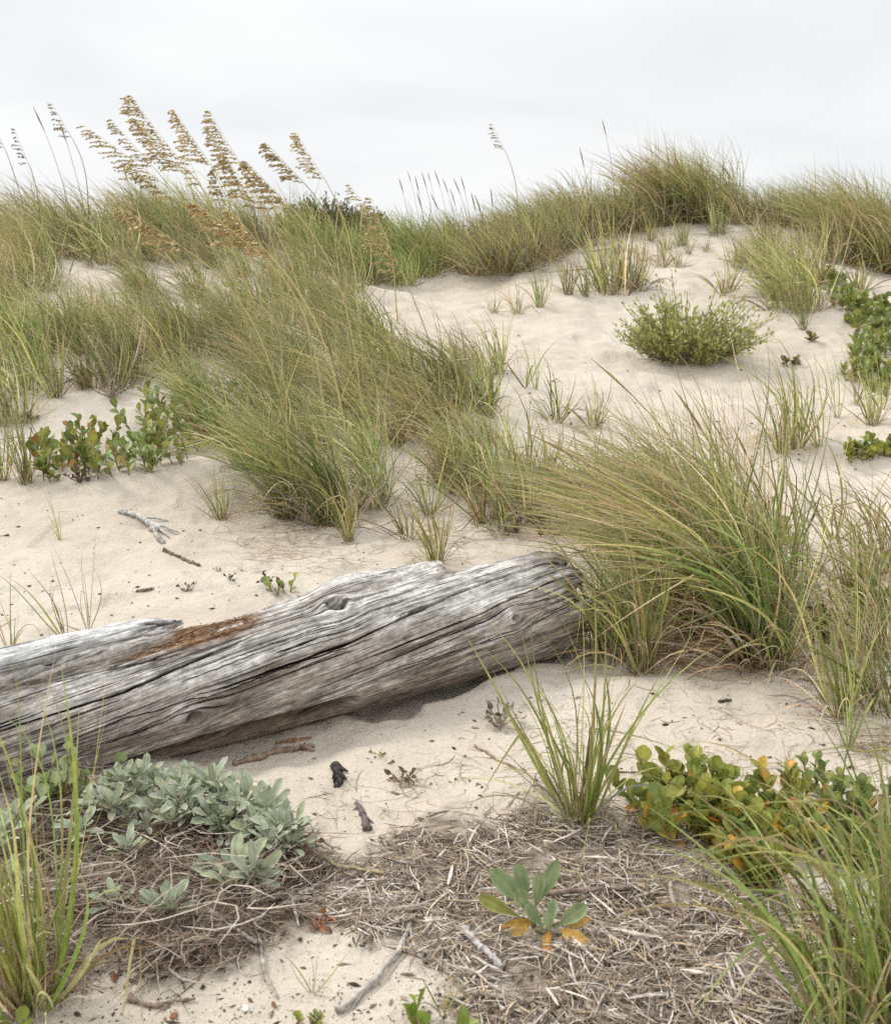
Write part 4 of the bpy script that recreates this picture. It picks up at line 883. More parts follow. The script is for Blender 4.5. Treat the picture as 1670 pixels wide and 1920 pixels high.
silver_plant([(372, 1487, 1545, 15, .088), (415, 1512, 1560, 14, .085), (462, 1505, 1560, 14, .082), (440, 1535, 1580, 13, .08), (500, 1522, 1575, 14, .082), (335, 1505, 1560, 11, .075), (528, 1560, 1600, 13, .08),
              (478, 1560, 1600, 12, .075), (545, 1590, 1615, 11, .068), (395, 1540, 1585, 11, .075), (505, 1585, 1620, 10, .07), (360, 1530, 1570, 9, .07), (345, 1470, 1540, 9, .07), (400, 1475, 1545, 9, .07), (430, 1488, 1550, 10, .07), (550, 1555, 1600, 9, .065), (450, 1570, 1600, 9, .065), (415, 1560, 1595, 8, .06)], 'broad mound of silvery green leaves in front of the log', 41)
silver_plant([(258, 1492, 1550, 13, .082), (212, 1520, 1570, 12, .08), (290, 1520, 1570, 9, .07), (200, 1490, 1545, 9, .06), (300, 1478, 1540, 10, .07), (240, 1535, 1575, 8, .06), (275, 1548, 1585, 7, .055), (320, 1545, 1585, 8, .06), (175, 1515, 1565, 10, .07), (228, 1470, 1540, 9, .07), (150, 1560, 1600, 9, .065), (270, 1462, 1535, 10, .07)], 'silvery green leaf cluster under the log, short of the broad mound', 42)
silver_plant([(445, 1645, 1668, 12, .105), (478, 1650, 1680, 9, .08), (432, 1668, 1690, 8, .07)], 'large upright silvery rosette in front of the broad mound', 43)
silver_plant([(320, 1712, 1728, 11, .078)], 'pale silvery rosette nearest the sand among the dead stems', 44)
silver_plant([(215, 1700, 1722, 9, .07)], 'silvery rosette with narrow leaves beside the foreground grass', 45)
silver_plant([(238, 1600, 1625, 9, .065)], 'small silvery rosette deep in the dead stems', 46)
silver_plant([(18, 1560, 1610, 12, .085), (45, 1540, 1600, 10, .075), (-10, 1590, 1630, 10, .08), (10, 1660, 1690, 8, .07)], 'silvery plant behind the foreground grass blades', 47)

# the lone rosette on the reed litter: every leaf shows
def lone_rosette():
    rng = np.random.default_rng(50); R = hit(1003, 1738); o = obj('sage_green_plant', None, None, R); tag(o, 'sage green rosette with yellow dead lower leaves, alone on the reed litter', 'rosette plant')
    def lf(name, b0, b1, W, col, shape='spat', cup=.5, curl=.2, **k):
        up_ = np.array((0, 0, .022 if name == 'dead_leaf' else 0)); G0 = at(b0[0], b0[1], R[1] - k.get('dy', 0)) - R + up_ * .5; G1 = at(b1[0], b1[1], R[1] - k.get('dy1', k.get('dy', 0))) - R + up_
        b = Bag(); d = G1 - G0; L = np.linalg.norm(d); face = np.array((rng.normal(0, .25), -1.0, .75))
        leaf(b, G0, d, face, L * 1.02, W, shape, cup, curl, col, rib=np.array(col) * 1.35, edge=np.array(col) * 1.5 if name == 'leaf' else None, rng=rng, na=7, nl=13, wave=.03 if name == 'leaf' else .09); obj(name, b.mesh(name, M_SILVER if name == 'leaf' else M_OAT), o)
    g = (.225, .28, .14)
    lf('leaf', (985, 1702), (922, 1632), .044, g); lf('leaf', (990, 1700), (970, 1622), .036, (.205, .26, .13), dy=-.01); lf('leaf', (1000, 1705), (1046, 1616), .036, g, dy=.01); lf('leaf', (1003, 1706), (1012, 1640), .030, (.24, .29, .15), dy=.015)
    lf('leaf', (982, 1708), (972, 1668), .036, (.26, .305, .16), dy=.03, cup=.7); lf('leaf', (978, 1722), (898, 1682), .032, (.24, .245, .075), dy=.02)
    lf('leaf', (1018, 1742), (988, 1696), .030, g, dy=.05); lf('leaf', (1030, 1740), (1040, 1688), .028, (.25, .31, .17), dy=.05); lf('leaf', (1040, 1742), (1098, 1698), .036, g, dy=.05); lf('leaf', (1032, 1748), (1024, 1712), .026, (.28, .33, .18), dy=.07)
    y = (.44, .255, .055)
    lf('dead_leaf', (1000, 1738), (944, 1752), .024, y, 'ell', .3, .9, dy=.02, dy1=.05); lf('dead_leaf', (990, 1742), (962, 1770), .024, (.50, .31, .08), 'ell', .3, .6, dy=.04, dy1=.08); lf('dead_leaf', (1028, 1752), (1020, 1798), .026, (.38, .20, .05), 'ell', .3, .5, dy=.06, dy1=.13)
    lf('dead_leaf', (1050, 1752), (1104, 1788), .032, (.58, .36, .10), 'ell', .2, .5, dy=.06, dy1=.12); lf('dead_leaf', (1060, 1742), (1108, 1738), .026, (.46, .29, .10), 'ell', .3, .9, dy=.05, dy1=.06)
    b = Bag(); tube(b, [(0, 0, -.02), (-.005, -.02, .02), (-.012, -.03, .045)], .006, (.25, .24, .15), 6); tube(b, [(0, -.02, 0), (.03, -.05, .015), (.045, -.06, .02)], .005, (.25, .24, .15), 6); obj('stem', b.mesh('stem', M_BARK), o)
lone_rosette()

YG = np.array([(.235, .255, .045), (.19, .23, .045), (.30, .31, .06), (.155, .205, .045)])
DG = np.array([(.125, .17, .05), (.15, .195, .07), (.185, .22, .07), (.22, .235, .055)])
def leafy(name, label, cat, spots, seed, hgt, L, W, cols, per=8, odd=None, shape='ob', root=None, lean=(0, 0), group=None, pair=False, big=0.0):
    """upright leafy stems: spots are stem feet in pixels"""
    rng = np.random.default_rng(seed); pts = hits([q[0] for q in spots], [q[1] for q in spots]); pts = pts[~np.isnan(pts[:, 0])]
    R = pts[0] if root is None else hit(*root); o = obj(name, None, None, R); tag(o, label, cat, group); lb, sb, ob = Bag(), Bag(), Bag()
    for p in pts:
        h = hgt * rng.uniform(.55, 1.15); d = norm(np.array([lean[0] + rng.normal(0, .35), lean[1] + rng.normal(0, .3), 1.0])); t = np.linspace(0, 1, 6)[:, None]
        ln = (p - R - (0, 0, .015)) + d * h * t + np.array([rng.normal(0, .2), rng.normal(0, .2), .1]) * h * t * (1 - t)
        if len(pts) <= 46: sb = Bag()
        tube(sb, ln, np.linspace(.0042, .002, 6), np.array((.24, .17, .09)), 5); az0 = rng.uniform(0, 6)
        for k in range(per):
            f = .05 + .95 * (k + .6) / per; i = int(min(f * 5, 4)); q = ln[i] + (ln[i + 1] - ln[i]) * (f * 5 - i); az = az0 + (k * 2.4 if not pair else (k // 2) * 1.57 + (k % 2) * math.pi) + rng.normal(0, .3)
            el = rng.uniform(.35, 1.0) * (1.15 - .5 * f); r = np.array([math.cos(az), math.sin(az), 0]); dd = norm(d * math.cos(el) + r * math.sin(el)); face = norm(d * math.sin(el) - r * math.cos(el) + rng.normal(0, .35, 3) + np.array((0, -.2, .35)))
            l = L * rng.uniform(.65, 1.15) * (1 - .25 * f * (k == per - 1)); c = cols[rng.integers(len(cols))] * rng.uniform(.8, 1.2); bag = lb; gr = None
            if odd is not None and rng.random() < odd[0] * (1.6 - f): c = np.array(odd[1 + rng.integers(len(odd) - 1)]) * rng.uniform(.8, 1.2); bag = ob; gr = cols[rng.integers(len(cols))]
            leaf(bag, q, dd, face, l, W * l / L * rng.uniform(.85, 1.15), shape, rng.uniform(.1, .4), rng.uniform(-.3, .7), c, rib=c * 1.25, rng=rng, grad=gr)
        if len(pts) <= 46: obj('stem', sb.mesh('stem', M_BARK), o)
    obj('leaves', lb.mesh('leaves', M_GREEN), o)
    if len(pts) > 46: obj('stems', sb.mesh('stems', M_BARK), o)
    if ob.n: obj('withered_leaves', ob.mesh('withered_leaves', M_GREEN), o)
    return o
def spots(poly, n, seed, mind=0): return [tuple(q) for q in sample_poly(np.random.default_rng(seed), poly, n, mind)]
OR = (.15, (.48, .20, .04), (.42, .26, .05), (.22, .10, .05))
leafy('fleshy_leaved_plant', 'bushy plant with upright yellow-green oval leaves at the edge of the reed litter', 'leafy plant', spots([(1195, 1500), (1330, 1475), (1400, 1520), (1400, 1620), (1290, 1600), (1215, 1560)], 52, 61, 12), 62, .15, .06, .042, YG * 1.15, 9, OR)
leafy('fleshy_leaved_plant', 'yellow-green leafy plant with orange lower leaves behind the near corner grass', 'leafy plant', spots([(1390, 1540), (1500, 1500), (1540, 1600), (1440, 1680), (1330, 1650)], 46, 63, 12), 64, .14, .056, .039, YG, 9, (.28, (.55, .22, .03), (.48, .30, .05), (.26, .11, .04)))
leafy('fleshy_leaved_plant', 'dark green leafy plant behind the near corner grass at the edge', 'leafy plant', spots([(1510, 1490), (1700, 1500), (1700, 1640), (1560, 1640)], 40, 65, 13), 66, .13, .05, .034, DG * 1.1, 9, (.08, (.48, .20, .04), (.42, .26, .05)))
leafy('leafy_creeper', 'glossy green creeper with browning leaves on the sand lip', 'creeper', spots([(70, 905), (190, 900), (210, 880), (170, 855), (80, 870)], 30, 67, 9), 68, .32, .09, .06, np.vstack([DG * 1.3, YG * .8]), 9, (.16, (.36, .20, .06), (.28, .14, .05)), lean=(-.1, 0))
leafy('leafy_creeper', 'middle stretch of green creeper between the browning one and the thicket', 'creeper', spots([(190, 900), (300, 885), (300, 850), (220, 860)], 17, 69, 10), 70, .22, .085, .055, DG * 1.45, 8, (.12, (.40, .30, .12), (.30, .2, .1)))
leafy('leafy_creeper', 'green creeper climbing into the blades of the thicket', 'creeper', spots([(270, 880), (400, 870), (410, 800), (330, 790), (260, 840)], 32, 71, 11), 72, .42, .09, .058, np.vstack([DG * 1.4, YG * .9]), 9, (.10, (.40, .32, .12), (.45, .42, .3)))
leafy('round_leaved_plant', 'pale round leaved plant against the log beside the foreground grass', 'leafy plant', spots([(60, 1545), (175, 1530), (185, 1512), (80, 1520)], 16, 73, 11), 74, .21, .055, .050, np.array([(.26, .32, .14), (.31, .37, .2), (.22, .28, .11)]), 6, (.1, (.4, .33, .15), (.3, .22, .1)))
leafy('leafy_sprig', 'small green sprig just behind the knot of the log', 'leafy plant', [(520, 1112), (532, 1108), (545, 1110), (512, 1110)], 75, .09, .05, .04, DG * 1.4, 4, (.2, (.16, .10, .06), (.2, .12, .07)))
leafy('leafy_bush', 'leafy green bush on the slope at the edge, nearer than the leafy strip', 'bush', spots([(1572, 712), (1660, 752), (1730, 740), (1730, 640), (1650, 640), (1590, 670)], 60, 76, 8), 77, .24, .095, .045, np.vstack([DG * 1.5, YG * 1.1]), 13, (.05, (.4, .3, .1), (.3, .2, .1)), 'ell')
leafy('leafy_creeper', 'strip of green creeper running up the slope under the tan grass', 'creeper', spots([(1520, 535), (1560, 515), (1640, 570), (1700, 600), (1700, 640), (1640, 640), (1570, 590)], 62, 78, 7), 79, .15, .11, .075, np.vstack([DG * 1.35, YG]), 9, (.06, (.30, .22, .08), (.3, .2, .1)))
leafy('leafy_creeper', 'lower dark green creeper patch between the strip and the bush', 'creeper', spots([(1590, 650), (1660, 640), (1700, 660), (1640, 680)], 15, 80, 8), 81, .14, .09, .06, DG, 8)
leafy('leafy_creeper', 'yellow-green creeper low on the bare sand at the edge of the slope', 'creeper', spots([(1580, 872), (1620, 865), (1680, 860), (1690, 845), (1600, 850)], 22, 82, 8), 83, .13, .07, .055, YG * 1.15, 8, (.08, (.3, .2, .1), (.35, .3, .1)))
leafy('withered_creeper', 'withered brown creeper sprigs alone on the bare sand beyond the shrub', 'creeper', [(1468, 684), (1478, 686), (1490, 686), (1500, 685), (1520, 640), (1524, 641)], 84, .10, .075, .06, np.array([(.17, .12, .055), (.22, .17, .06), (.12, .085, .045)]), 5)
leafy('round_leaved_plant', 'round bright green leaves among the grass right of the windswept clump', 'leafy plant', spots([(1590, 1160), (1670, 1180), (1690, 1130), (1620, 1110)], 16, 85, 14), 86, .20, .075, .065, DG * 1.3, 6, (.08, (.4, .3, .1), (.35, .22, .1)))
leafy('round_leaved_plant', 'low dark round leaves at the foot of the grass between clump and edge', 'leafy plant', spots([(1510, 1200), (1560, 1210), (1560, 1170), (1520, 1180)], 8, 87, 14), 88, .13, .065, .055, DG, 5)
leafy('round_leaved_plant', 'few green leaves peeping over the sheltered side of the windswept clump', 'leafy plant', [(1455, 1010), (1470, 1015), (1485, 1030), (1500, 1040)], 89, .24, .075, .055, DG * 1.3, 6)
leafy('round_leaved_plant', 'pair of round bright green leaves at the bottom of the view', 'leafy plant', [(785, 1935), (795, 1940)], 90, .07, .05, .038, np.array([(.16, .24, .03), (.2, .27, .04)]), 4)
leafy('round_leaved_plant', 'narrow green sprout at the bottom of the view beside the round leaves', 'leafy plant', [(855, 1950), (862, 1945)], 91, .10, .06, .022, np.array([(.18, .25, .06), (.2, .27, .05)]), 4, None, 'ell')
leafy('round_leaved_plant', 'bright leaf tip in the corner under the foreground grass', 'leafy plant', [(5, 1930), (20, 1935)], 92, .03, .05, .03, np.array([(.2, .27, .04), (.25, .3, .05)]), 3)
leafy('seedling', 'cluster of tiny pale seedlings at the bottom edge of the sand', 'seedling', spots([(545, 1925), (590, 1925), (590, 1905), (550, 1908)], 8, 93), 94, .03, .018, .012, YG, 4)

# rounded shrub on the bare slope
def shrub(label, px, py, wpx, hpx, n, L, cols, seed, per=22, name='rounded_shrub', open_=.35):
    rng = np.random.default_rng(seed); R = hit(px, py); sc = R[1] / F; a, hh = wpx / 2 * sc, hpx * sc; o = obj(name, None, None, R); tag(o, label, 'shrub'); lb, sb = Bag(), Bag()
    for k in range(n):
        f = rng.random()**.55; az = rng.uniform(0, 2 * math.pi); lop = 1 + (.16 * math.sin(az * 2 + seed) + .12 * math.sin(az * 3 + seed * 2)) * (name != 'far_shrub'); foot = np.array([math.cos(az) * a * .30 * f, math.sin(az) * a * .26 * f, 0]); foot[2] = float(H(R[0] + foot[0], R[1] + foot[1])) - R[2] - .02
        el = (.08 + 1.32 * f) ; top = np.array([math.cos(az) * a * math.sin(el), math.sin(az) * a * .8 * math.sin(el), hh * math.cos(el)**.8 * rng.uniform(.75, 1.08) + .06]) * (rng.uniform(.72, 1.05) if name != 'far_shrub' else rng.uniform(.8, .98)) * lop
        t = np.linspace(0, 1, 8)[:, None]; c = foot * .4 + top * .45 + np.array([0, 0, -.05 * hh]) ; ln = (1 - t)**2 * foot + 2 * t * (1 - t) * c + t * t * top
        tube(sb, ln, np.linspace(.006, .0025, 8), np.array((.27, .22, .15)), 4, False)
        for j in range(per):
            u = open_ + (1 - open_) * (j + rng.random()) / per; i = int(min(u * 7, 6)); p = ln[i] + (ln[i + 1] - ln[i]) * (u * 7 - i); d = norm(ln[i + 1] - ln[i])
            dd = norm(d * .75 + rng.normal(0, .55, 3) + np.array((0, 0, .35))); l = L * rng.uniform(.65, 1.2) * (1.1 - .35 * u)
            p = p + rng.normal(0, L * .5, 3) * (1 - .5 * u)
            leaf(lb, p, dd, norm(np.array((0, -.4, 1)) + rng.normal(0, .6, 3)), l, l * .42, 'ell' if rng.random() < .6 else 'ob', .2, rng.uniform(-.2, .4), cols[rng.integers(len(cols))] * rng.uniform(.75, 1.25), na=3, nl=5)
    obj('foliage', lb.mesh('foliage', M_GREEN), o); obj('branches', sb.mesh('branches', M_BARK), o)
SHC = np.array([(.32, .355, .09), (.40, .42, .13), (.27, .32, .09), (.45, .46, .2)])
shrub('rounded yellow-green shrub standing alone on the bare slope', 1286, 674, 285, 124, 230, .066, SHC, 95, 21)
DK = np.array([(.15, .165, .07), (.19, .19, .085), (.19, .155, .085), (.12, .14, .06)])
shrub('dark shrub far off in the gap between the dunes', 605, 452, 200, 80, 330, .075, DK, 96, 30, 'far_shrub', .1)
shrub('smaller dark shrub beside the far one, lower in the gap', 690, 452, 110, 52, 170, .075, DK * 1.2, 97, 26, 'far_shrub', .1)
# ------------------------------------------------------------------ litter lying on the sand
def straws(name, poly, n, seed, ln, wd, cols, lift, bend=.25, tilt=.12, feather=60, core=None):
    rng = np.random.default_rng(seed); p = np.array(poly, float); lo, hi = p.min(0) - feather, p.max(0) + feather; X, Y = [], []
    while len(X) < n:
        q = lo + rng.random((4000, 2)) * (hi - lo); jit = rng.normal(0, feather * .45, (4000, 2)); ok = inpoly(q[:, 0] + jit[:, 0], q[:, 1] + jit[:, 1] * .6, poly) & (q[:, 1] < 2050)
        # patchy cover
        ok &= np.clip(fbm(q[:, 0] / 90, q[:, 1] / 50, 0, 700, 3) * .9 + .78, .06, 1) > rng.random(4000)
        X += list(q[ok, 0]); Y += list(q[ok, 1])
    X, Y = np.array(X[:n]), np.array(Y[:n]); P = hits(X, Y, True, 1.0, 12, 110); P = P[~np.isnan(P[:, 0])]; n = len(P); az = rng.uniform(0, 2 * math.pi, n); L = ln[0] + (ln[1] - ln[0]) * rng.beta(1.3, 3, n); k = 5
    t = np.linspace(-.5, .5, k); d = np.stack([np.cos(az), np.sin(az)], 1); nrm = np.stack([-d[:, 1], d[:, 0]], 1); bw = rng.normal(0, bend, n) * L
    xy = P[:, None, :2] + d[:, None] * (t[None, :, None] * L[:, None, None]) + nrm[:, None] * ((t**2 * 2)[None, :, None] * bw[:, None, None])
    z0 = H(xy[..., 0], xy[..., 1]); z = z0.mean(1, keepdims=True) * .5 + z0 * .5 + (rng.random(n)**1.6 * lift)[:, None] + t[None] * (L * rng.normal(0, tilt, n))[:, None]; z = np.maximum(z, z0 + .0015)
    Q = np.concatenate([xy, z[..., None]], -1); D = np.gradient(Q, axis=1); a = rng.normal(0, .5, (n, 1, 1)); up = np.array([0, 0, 1.0]); sd = norm(np.cross(D, np.broadcast_to(up, D.shape))); sd = norm(sd * np.cos(a) + up * np.sin(a))
    w = (wd[0] + (wd[1] - wd[0]) * rng.beta(1.2, 3.2, n))[:, None] * (1 - np.abs(t * 2)**4 * .7)[None] * .5; c = np.array(cols)[rng.integers(len(cols), size=n)] * rng.uniform(.7, 1.3, (n, 1)); b = Bag()
    ribbons(b, Q, w, sd, np.repeat(c[:, None], k, 1), -.55)
    o = obj(name, b.mesh(name, M_DRY)); return o
REED = ((.34, .285, .235), (.25, .195, .15), (.46, .40, .345), (.17, .125, .09), (.28, .22, .17), (.11, .078, .056), (.54, .48, .42), (.40, .31, .20))
tag(straws('reed_litter', LIT, 13500, 700, (.018, .15), (.0014, .0072), REED, .026, .12, .12), 'grey-brown mat of broken dead reeds spread over the foreground sand', 'reed litter', None, 'stuff')
tag(straws('long_reed_stems', LIT, 260, 708, (.14, .46), (.0026, .006), ((.34, .28, .22), (.25, .19, .145), (.45, .38, .28), (.19, .14, .105)), .03, .3, .04), 'long bent dead reed stems lying over the litter', 'dead stems', None, 'stuff')
tag(straws('broken_reeds', LIT, 520, 706, (.05, .24), (.004, .0115), ((.42, .37, .33), (.50, .45, .40), (.33, .28, .24), (.24, .18, .14)), .03, .05, .06), 'larger flattened pieces of broken grey reed on the litter', 'broken reeds', None, 'stuff')
tag(straws('dead_stem_tangle', TANG, 5600, 701, (.03, .22), (.0014, .0055), ((.14, .10, .075), (.07, .048, .035), (.23, .18, .14), (.19, .115, .07), (.36, .30, .24), (.30, .25, .20), (.11, .075, .055)), .075, .75, .28), 'dark tangle of curled dead stems under the silvery plants', 'dead stems', None, 'stuff')
tag(straws('bare_stems', TANG, 330, 707, (.12, .42), (.0035, .0075), ((.30, .25, .20), (.22, .165, .12), (.40, .35, .29)), .10, .8, .22), 'bare curved woody stems looping over the dark tangle', 'dead stems', None, 'stuff')
tag(straws('grass_scraps', [(640, 1560), (900, 1480), (1500, 1450), (1600, 1330), (1200, 1290), (1000, 1300), (850, 1420), (600, 1480)], 420, 702, (.02, .22), (.001, .004), ((.34, .26, .17), (.22, .16, .11), (.42, .34, .22)), .006, .4, .03), 'sparse dry grass scraps lying on the open sand by the lone tuft', 'grass scraps', None, 'stuff')
tag(straws('blown_straw', [(450, 1060), (700, 1060), (1060, 1010), (1080, 900), (760, 940), (420, 960)], 800, 703, (.05, .42), (.0012, .004), ((.30, .22, .15), (.22, .15, .10), (.42, .33, .2)), .02, .9, .06), 'curling dry grass blown onto the sand behind the log', 'dry grass', None, 'stuff')
tag(straws('straw_under_clump', [(1130, 1250), (1460, 1270), (1520, 1200), (1480, 1120), (1200, 1160)], 900, 704, (.06, .4), (.0014, .005), ((.28, .18, .10), (.36, .26, .15), (.20, .13, .08)), .06, .5, .2), 'brown fallen straw matted under the windswept clump', 'fallen straw', None, 'stuff')
tag(straws('corner_straw', [(1500, 1200), (1720, 1200), (1720, 1480), (1560, 1380)], 500, 705, (.05, .35), (.0014, .0045), ((.26, .19, .12), (.36, .27, .16), (.18, .13, .09)), .04, .5, .15), 'fallen straw and stems lying around the round green leaves', 'fallen straw', None, 'stuff')
def crumbs(name, regions, seed, label):
    rng = np.random.default_rng(seed); b = Bag(); tet = np.array([(0, 1, 2), (0, 2, 3), (0, 3, 4), (0, 4, 1), (5, 2, 1), (5, 3, 2), (5, 4, 3), (5, 1, 4)])
    for poly, n, s0, s1, cols in regions:
        q = sample_poly(rng, poly, n); P = hits(q[:, 0], q[:, 1])
        for p in P:
            if np.isnan(p[0]): continue
            s = s0 + (s1 - s0) * rng.random()**3; a = rng.uniform(0, 6.3); ca, sa = math.cos(a), math.sin(a); st = rng.uniform(.5, 2.2)
            v = np.array([(0, 0, -.4), (st, .2, 0), (.1, .6, .1), (-st * .8, -.1, .05), (0, -.7, 0), (.1, .05, .55)]) * (1 + .3 * rng.normal(size=(6, 3))) * s; v = np.stack([v[:, 0] * ca - v[:, 1] * sa, v[:, 0] * sa + v[:, 1] * ca, v[:, 2]], 1)
            b.add(v + p + (0, 0, s * .25), tet, np.array(cols[rng.integers(len(cols))]) * rng.uniform(.6, 1.3))
    tag(obj(name, b.mesh(name, M_DRY, False)), label, 'debris', None, 'stuff')
DC = ((.09, .065, .05), (.16, .11, .075), (.06, .045, .04), (.24, .18, .13))
crumbs('sand_debris', [([(0, 920), (1100, 1000), (1100, 1060), (500, 1150), (0, 1240)], 260, .003, .012, DC), ([(560, 1400), (1000, 1300), (1600, 1300), (1670, 1500), (1200, 1480), (600, 1600)], 330, .002, .011, DC),
     ([(540, 1600), (1200, 1500), (1670, 1750), (1670, 1920), (100, 1920), (300, 1780)], 1150, .002, .010, DC + ((.32, .25, .19), (.26, .13, .07))), ([(0, 1560), (560, 1580), (540, 1780), (0, 1900)], 1100, .003, .014, DC + ((.25, .12, .06),)),
     ([(880, 600), (1100, 600), (1660, 700), (1660, 950), (1450, 940), (1000, 780)], 110, .006, .02, DC), ([(300, 1840), (860, 1830), (860, 1920), (100, 1920)], 320, .0012, .005, DC)], 710, 'small dark crumbs of bark and leaf scattered on the sand')

# ------------------------------------------------------------------ sticks, chips and other single things on the sand
def stick(name, label, cat, pts, r0, r1, col, seed, lift=.0, n=9, rough=.25, forks=()):
    rng = np.random.default_rng(seed); P = np.array([hit(*q) for q in pts]); R = P[len(P) // 2].copy(); m = 26; f = np.linspace(0, len(P) - 1, m)
    L = np.stack([np.interp(f, np.arange(len(P)), P[:, k]) for k in range(3)], 1); L[:, :2] += rng.normal(0, r0 * .16, (m, 2)); g = H(L[:, 0], L[:, 1]); rad = np.linspace(r0, r1, m) * (1 + rough * rng.normal(size=m)).clip(.5, 1.5)
    L[:, 2] = np.maximum(g + rad * .15, L[:, 2]) + lift; b = Bag(); cc = np.array(col) * (1 + .18 * rng.normal(size=(m, 1))); tube(b, L - R, rad, cc, n)
    me = b.mesh(name, M_BARK); co = np.empty(len(me.vertices) * 3, np.float32); me.vertices.foreach_get('co', co); co = co.reshape(-1, 3); co += (r0 * .13 * rng.normal(size=co.shape)).astype(np.float32); me.vertices.foreach_set('co', co.ravel())
    o = obj(name, me, None, R); tag(o, label, cat)
    for (fi, px, py, rr) in forks:
        k = int(fi * (m - 1)); e = hit(px, py); b = Bag(); tube(b, [L[k] - R, (L[k] + e) / 2 - R + (0, 0, rr), e - R + (0, 0, rr * .6)], [rr, rr * .8, rr * .35], np.array(col), 6); obj('twig', b.mesh('twig', M_BARK), o)
    return o
PALE, DKB, GRY, RED = (.46, .45, .42), (.15, .11, .08), (.36, .33, .30), (.27, .15, .09)
stick('driftwood_branch', 'pale forked driftwood branch on the sand behind the log', 'driftwood', [(224, 962), (262, 972), (300, 996)], .014, .017, PALE, 1, .012, 12, .2, ((.75, 338, 1002, .012), (.55, 316, 978, .009), (.9, 318, 1010, .010)))
stick('driftwood_piece', 'short grey driftwood piece joining the pale branch and the dark stick', 'driftwood', [(284, 994), (306, 1020)], .016, .011, GRY, 2, .004)
stick('driftwood_stick', 'dark brown stick below the pale driftwood branch', 'stick', [(305, 1032), (340, 1048), (374, 1062)], .014, .009, DKB, 3)
stick('wood_chip', 'small brown wood chip alone on the sand behind the log', 'wood chip', [(255, 1110), (287, 1104)], .009, .008, (.20, .15, .115), 4)
stick('bark_strip', 'reddish-brown bark strip lying at the foot of the log', 'bark', [(440, 1436), (520, 1412), (588, 1402)], .010, .012, (.25, .18, .13), 5, .006, 8, .3, ((.8, 590, 1410, .010),))
stick('bark_strip', 'red-brown bark scrap wedged between bark strip and log', 'bark', [(520, 1395), (560, 1388), (585, 1385)], .010, .006, RED, 6)
stick('charred_wood', 'lump of black charred wood on the sand in front of the log', 'charred wood', [(628, 1440), (636, 1458), (632, 1476)], .014, .013, (.05, .042, .042), 7, .006, 9, .5, ((.25, 652, 1450, .009), (.55, 650, 1464, .009), (.1, 622, 1446, .006)))
stick('charred_wood', 'grey-black charred twig end below the lump of charred wood', 'charred wood', [(668, 1505), (680, 1530), (690, 1560)], .005, .010, (.13, .105, .10), 8, .003, 8, .35, ((.3, 662, 1520, .004), (.6, 700, 1545, .004)))
stick('reed_cane', 'long olive-brown cane lying from the silvery mound onto the litter', 'cane', [(545, 1600), (630, 1638), (720, 1652)], .0065, .005, (.30, .25, .15), 9, .022, 8, .05)
stick('driftwood_stick', 'slender bent grey stick at the edge of the litter, pointing down to open sand', 'stick', [(778, 1725), (745, 1795), (700, 1850), (632, 1905)], .006, .0075, (.37, .34, .31), 10, .01, 8, .12, ((.75, 660, 1895, .004),))
stick('driftwood_stick', 'flat grey weathered stick lying on the litter left of the lone rosette', 'stick', [(868, 1752), (905, 1790), (942, 1825)], .009, .007, (.38, .36, .34), 11, .014)
stick('driftwood_stick', 'thin brown stick crossing the litter behind the lone rosette', 'stick', [(1020, 1690), (1110, 1682), (1190, 1678)], .006, .006, (.22, .165, .135), 12, .02)
stick('driftwood_stick', 'short grey stick among dead stems above the open sand', 'stick', [(390, 1730), (430, 1755), (480, 1790)], .006, .004, (.33, .29, .26), 13, .03)
stick('driftwood_stick', 'thin grey stick pointing down from dead stems onto open sand', 'stick', [(484, 1760), (495, 1830), (518, 1875)], .005, .003, (.33, .29, .26), 14, .008)
stick('driftwood_stick', 'crooked brown twig at the lower edge of the open sand', 'stick', [(240, 1880), (290, 1892), (365, 1878)], .005, .003, (.23, .17, .14), 15, .006, 7, .3, ((.05, 245, 1865, .007),))
stick('driftwood_stick', 'pair of forked pale splinters on the litter below the silvery mound', 'stick', [(540, 1705), (580, 1680), (605, 1660)], .008, .004, (.45, .41, .36), 16, .014, 8, .2, ((.2, 600, 1690, .006), (.1, 560, 1740, .006)))
stick('driftwood_stick', 'grey stick lying flat on the litter near the lower corner grass', 'stick', [(885, 1872), (930, 1880), (985, 1890)], .006, .005, (.30, .26, .23), 17, .012)
stick('wood_chip', 'dark chip lying on the sand in front of the windswept clump', 'wood chip', [(1348, 1318), (1370, 1314)], .008, .006, (.10, .08, .07), 18)
stick('driftwood_stick', 'thin twig on the sand before the yellow-green leafy plant', 'stick', [(1115, 1452), (1180, 1450), (1230, 1446)], .003, .002, (.15, .11, .09), 19, .003)
stick('driftwood_stick', 'bent dry stem on the sand left of the lone foreground tuft', 'stick', [(890, 1400), (930, 1425), (985, 1450)], .004, .003, (.30, .22, .15), 20, .004)
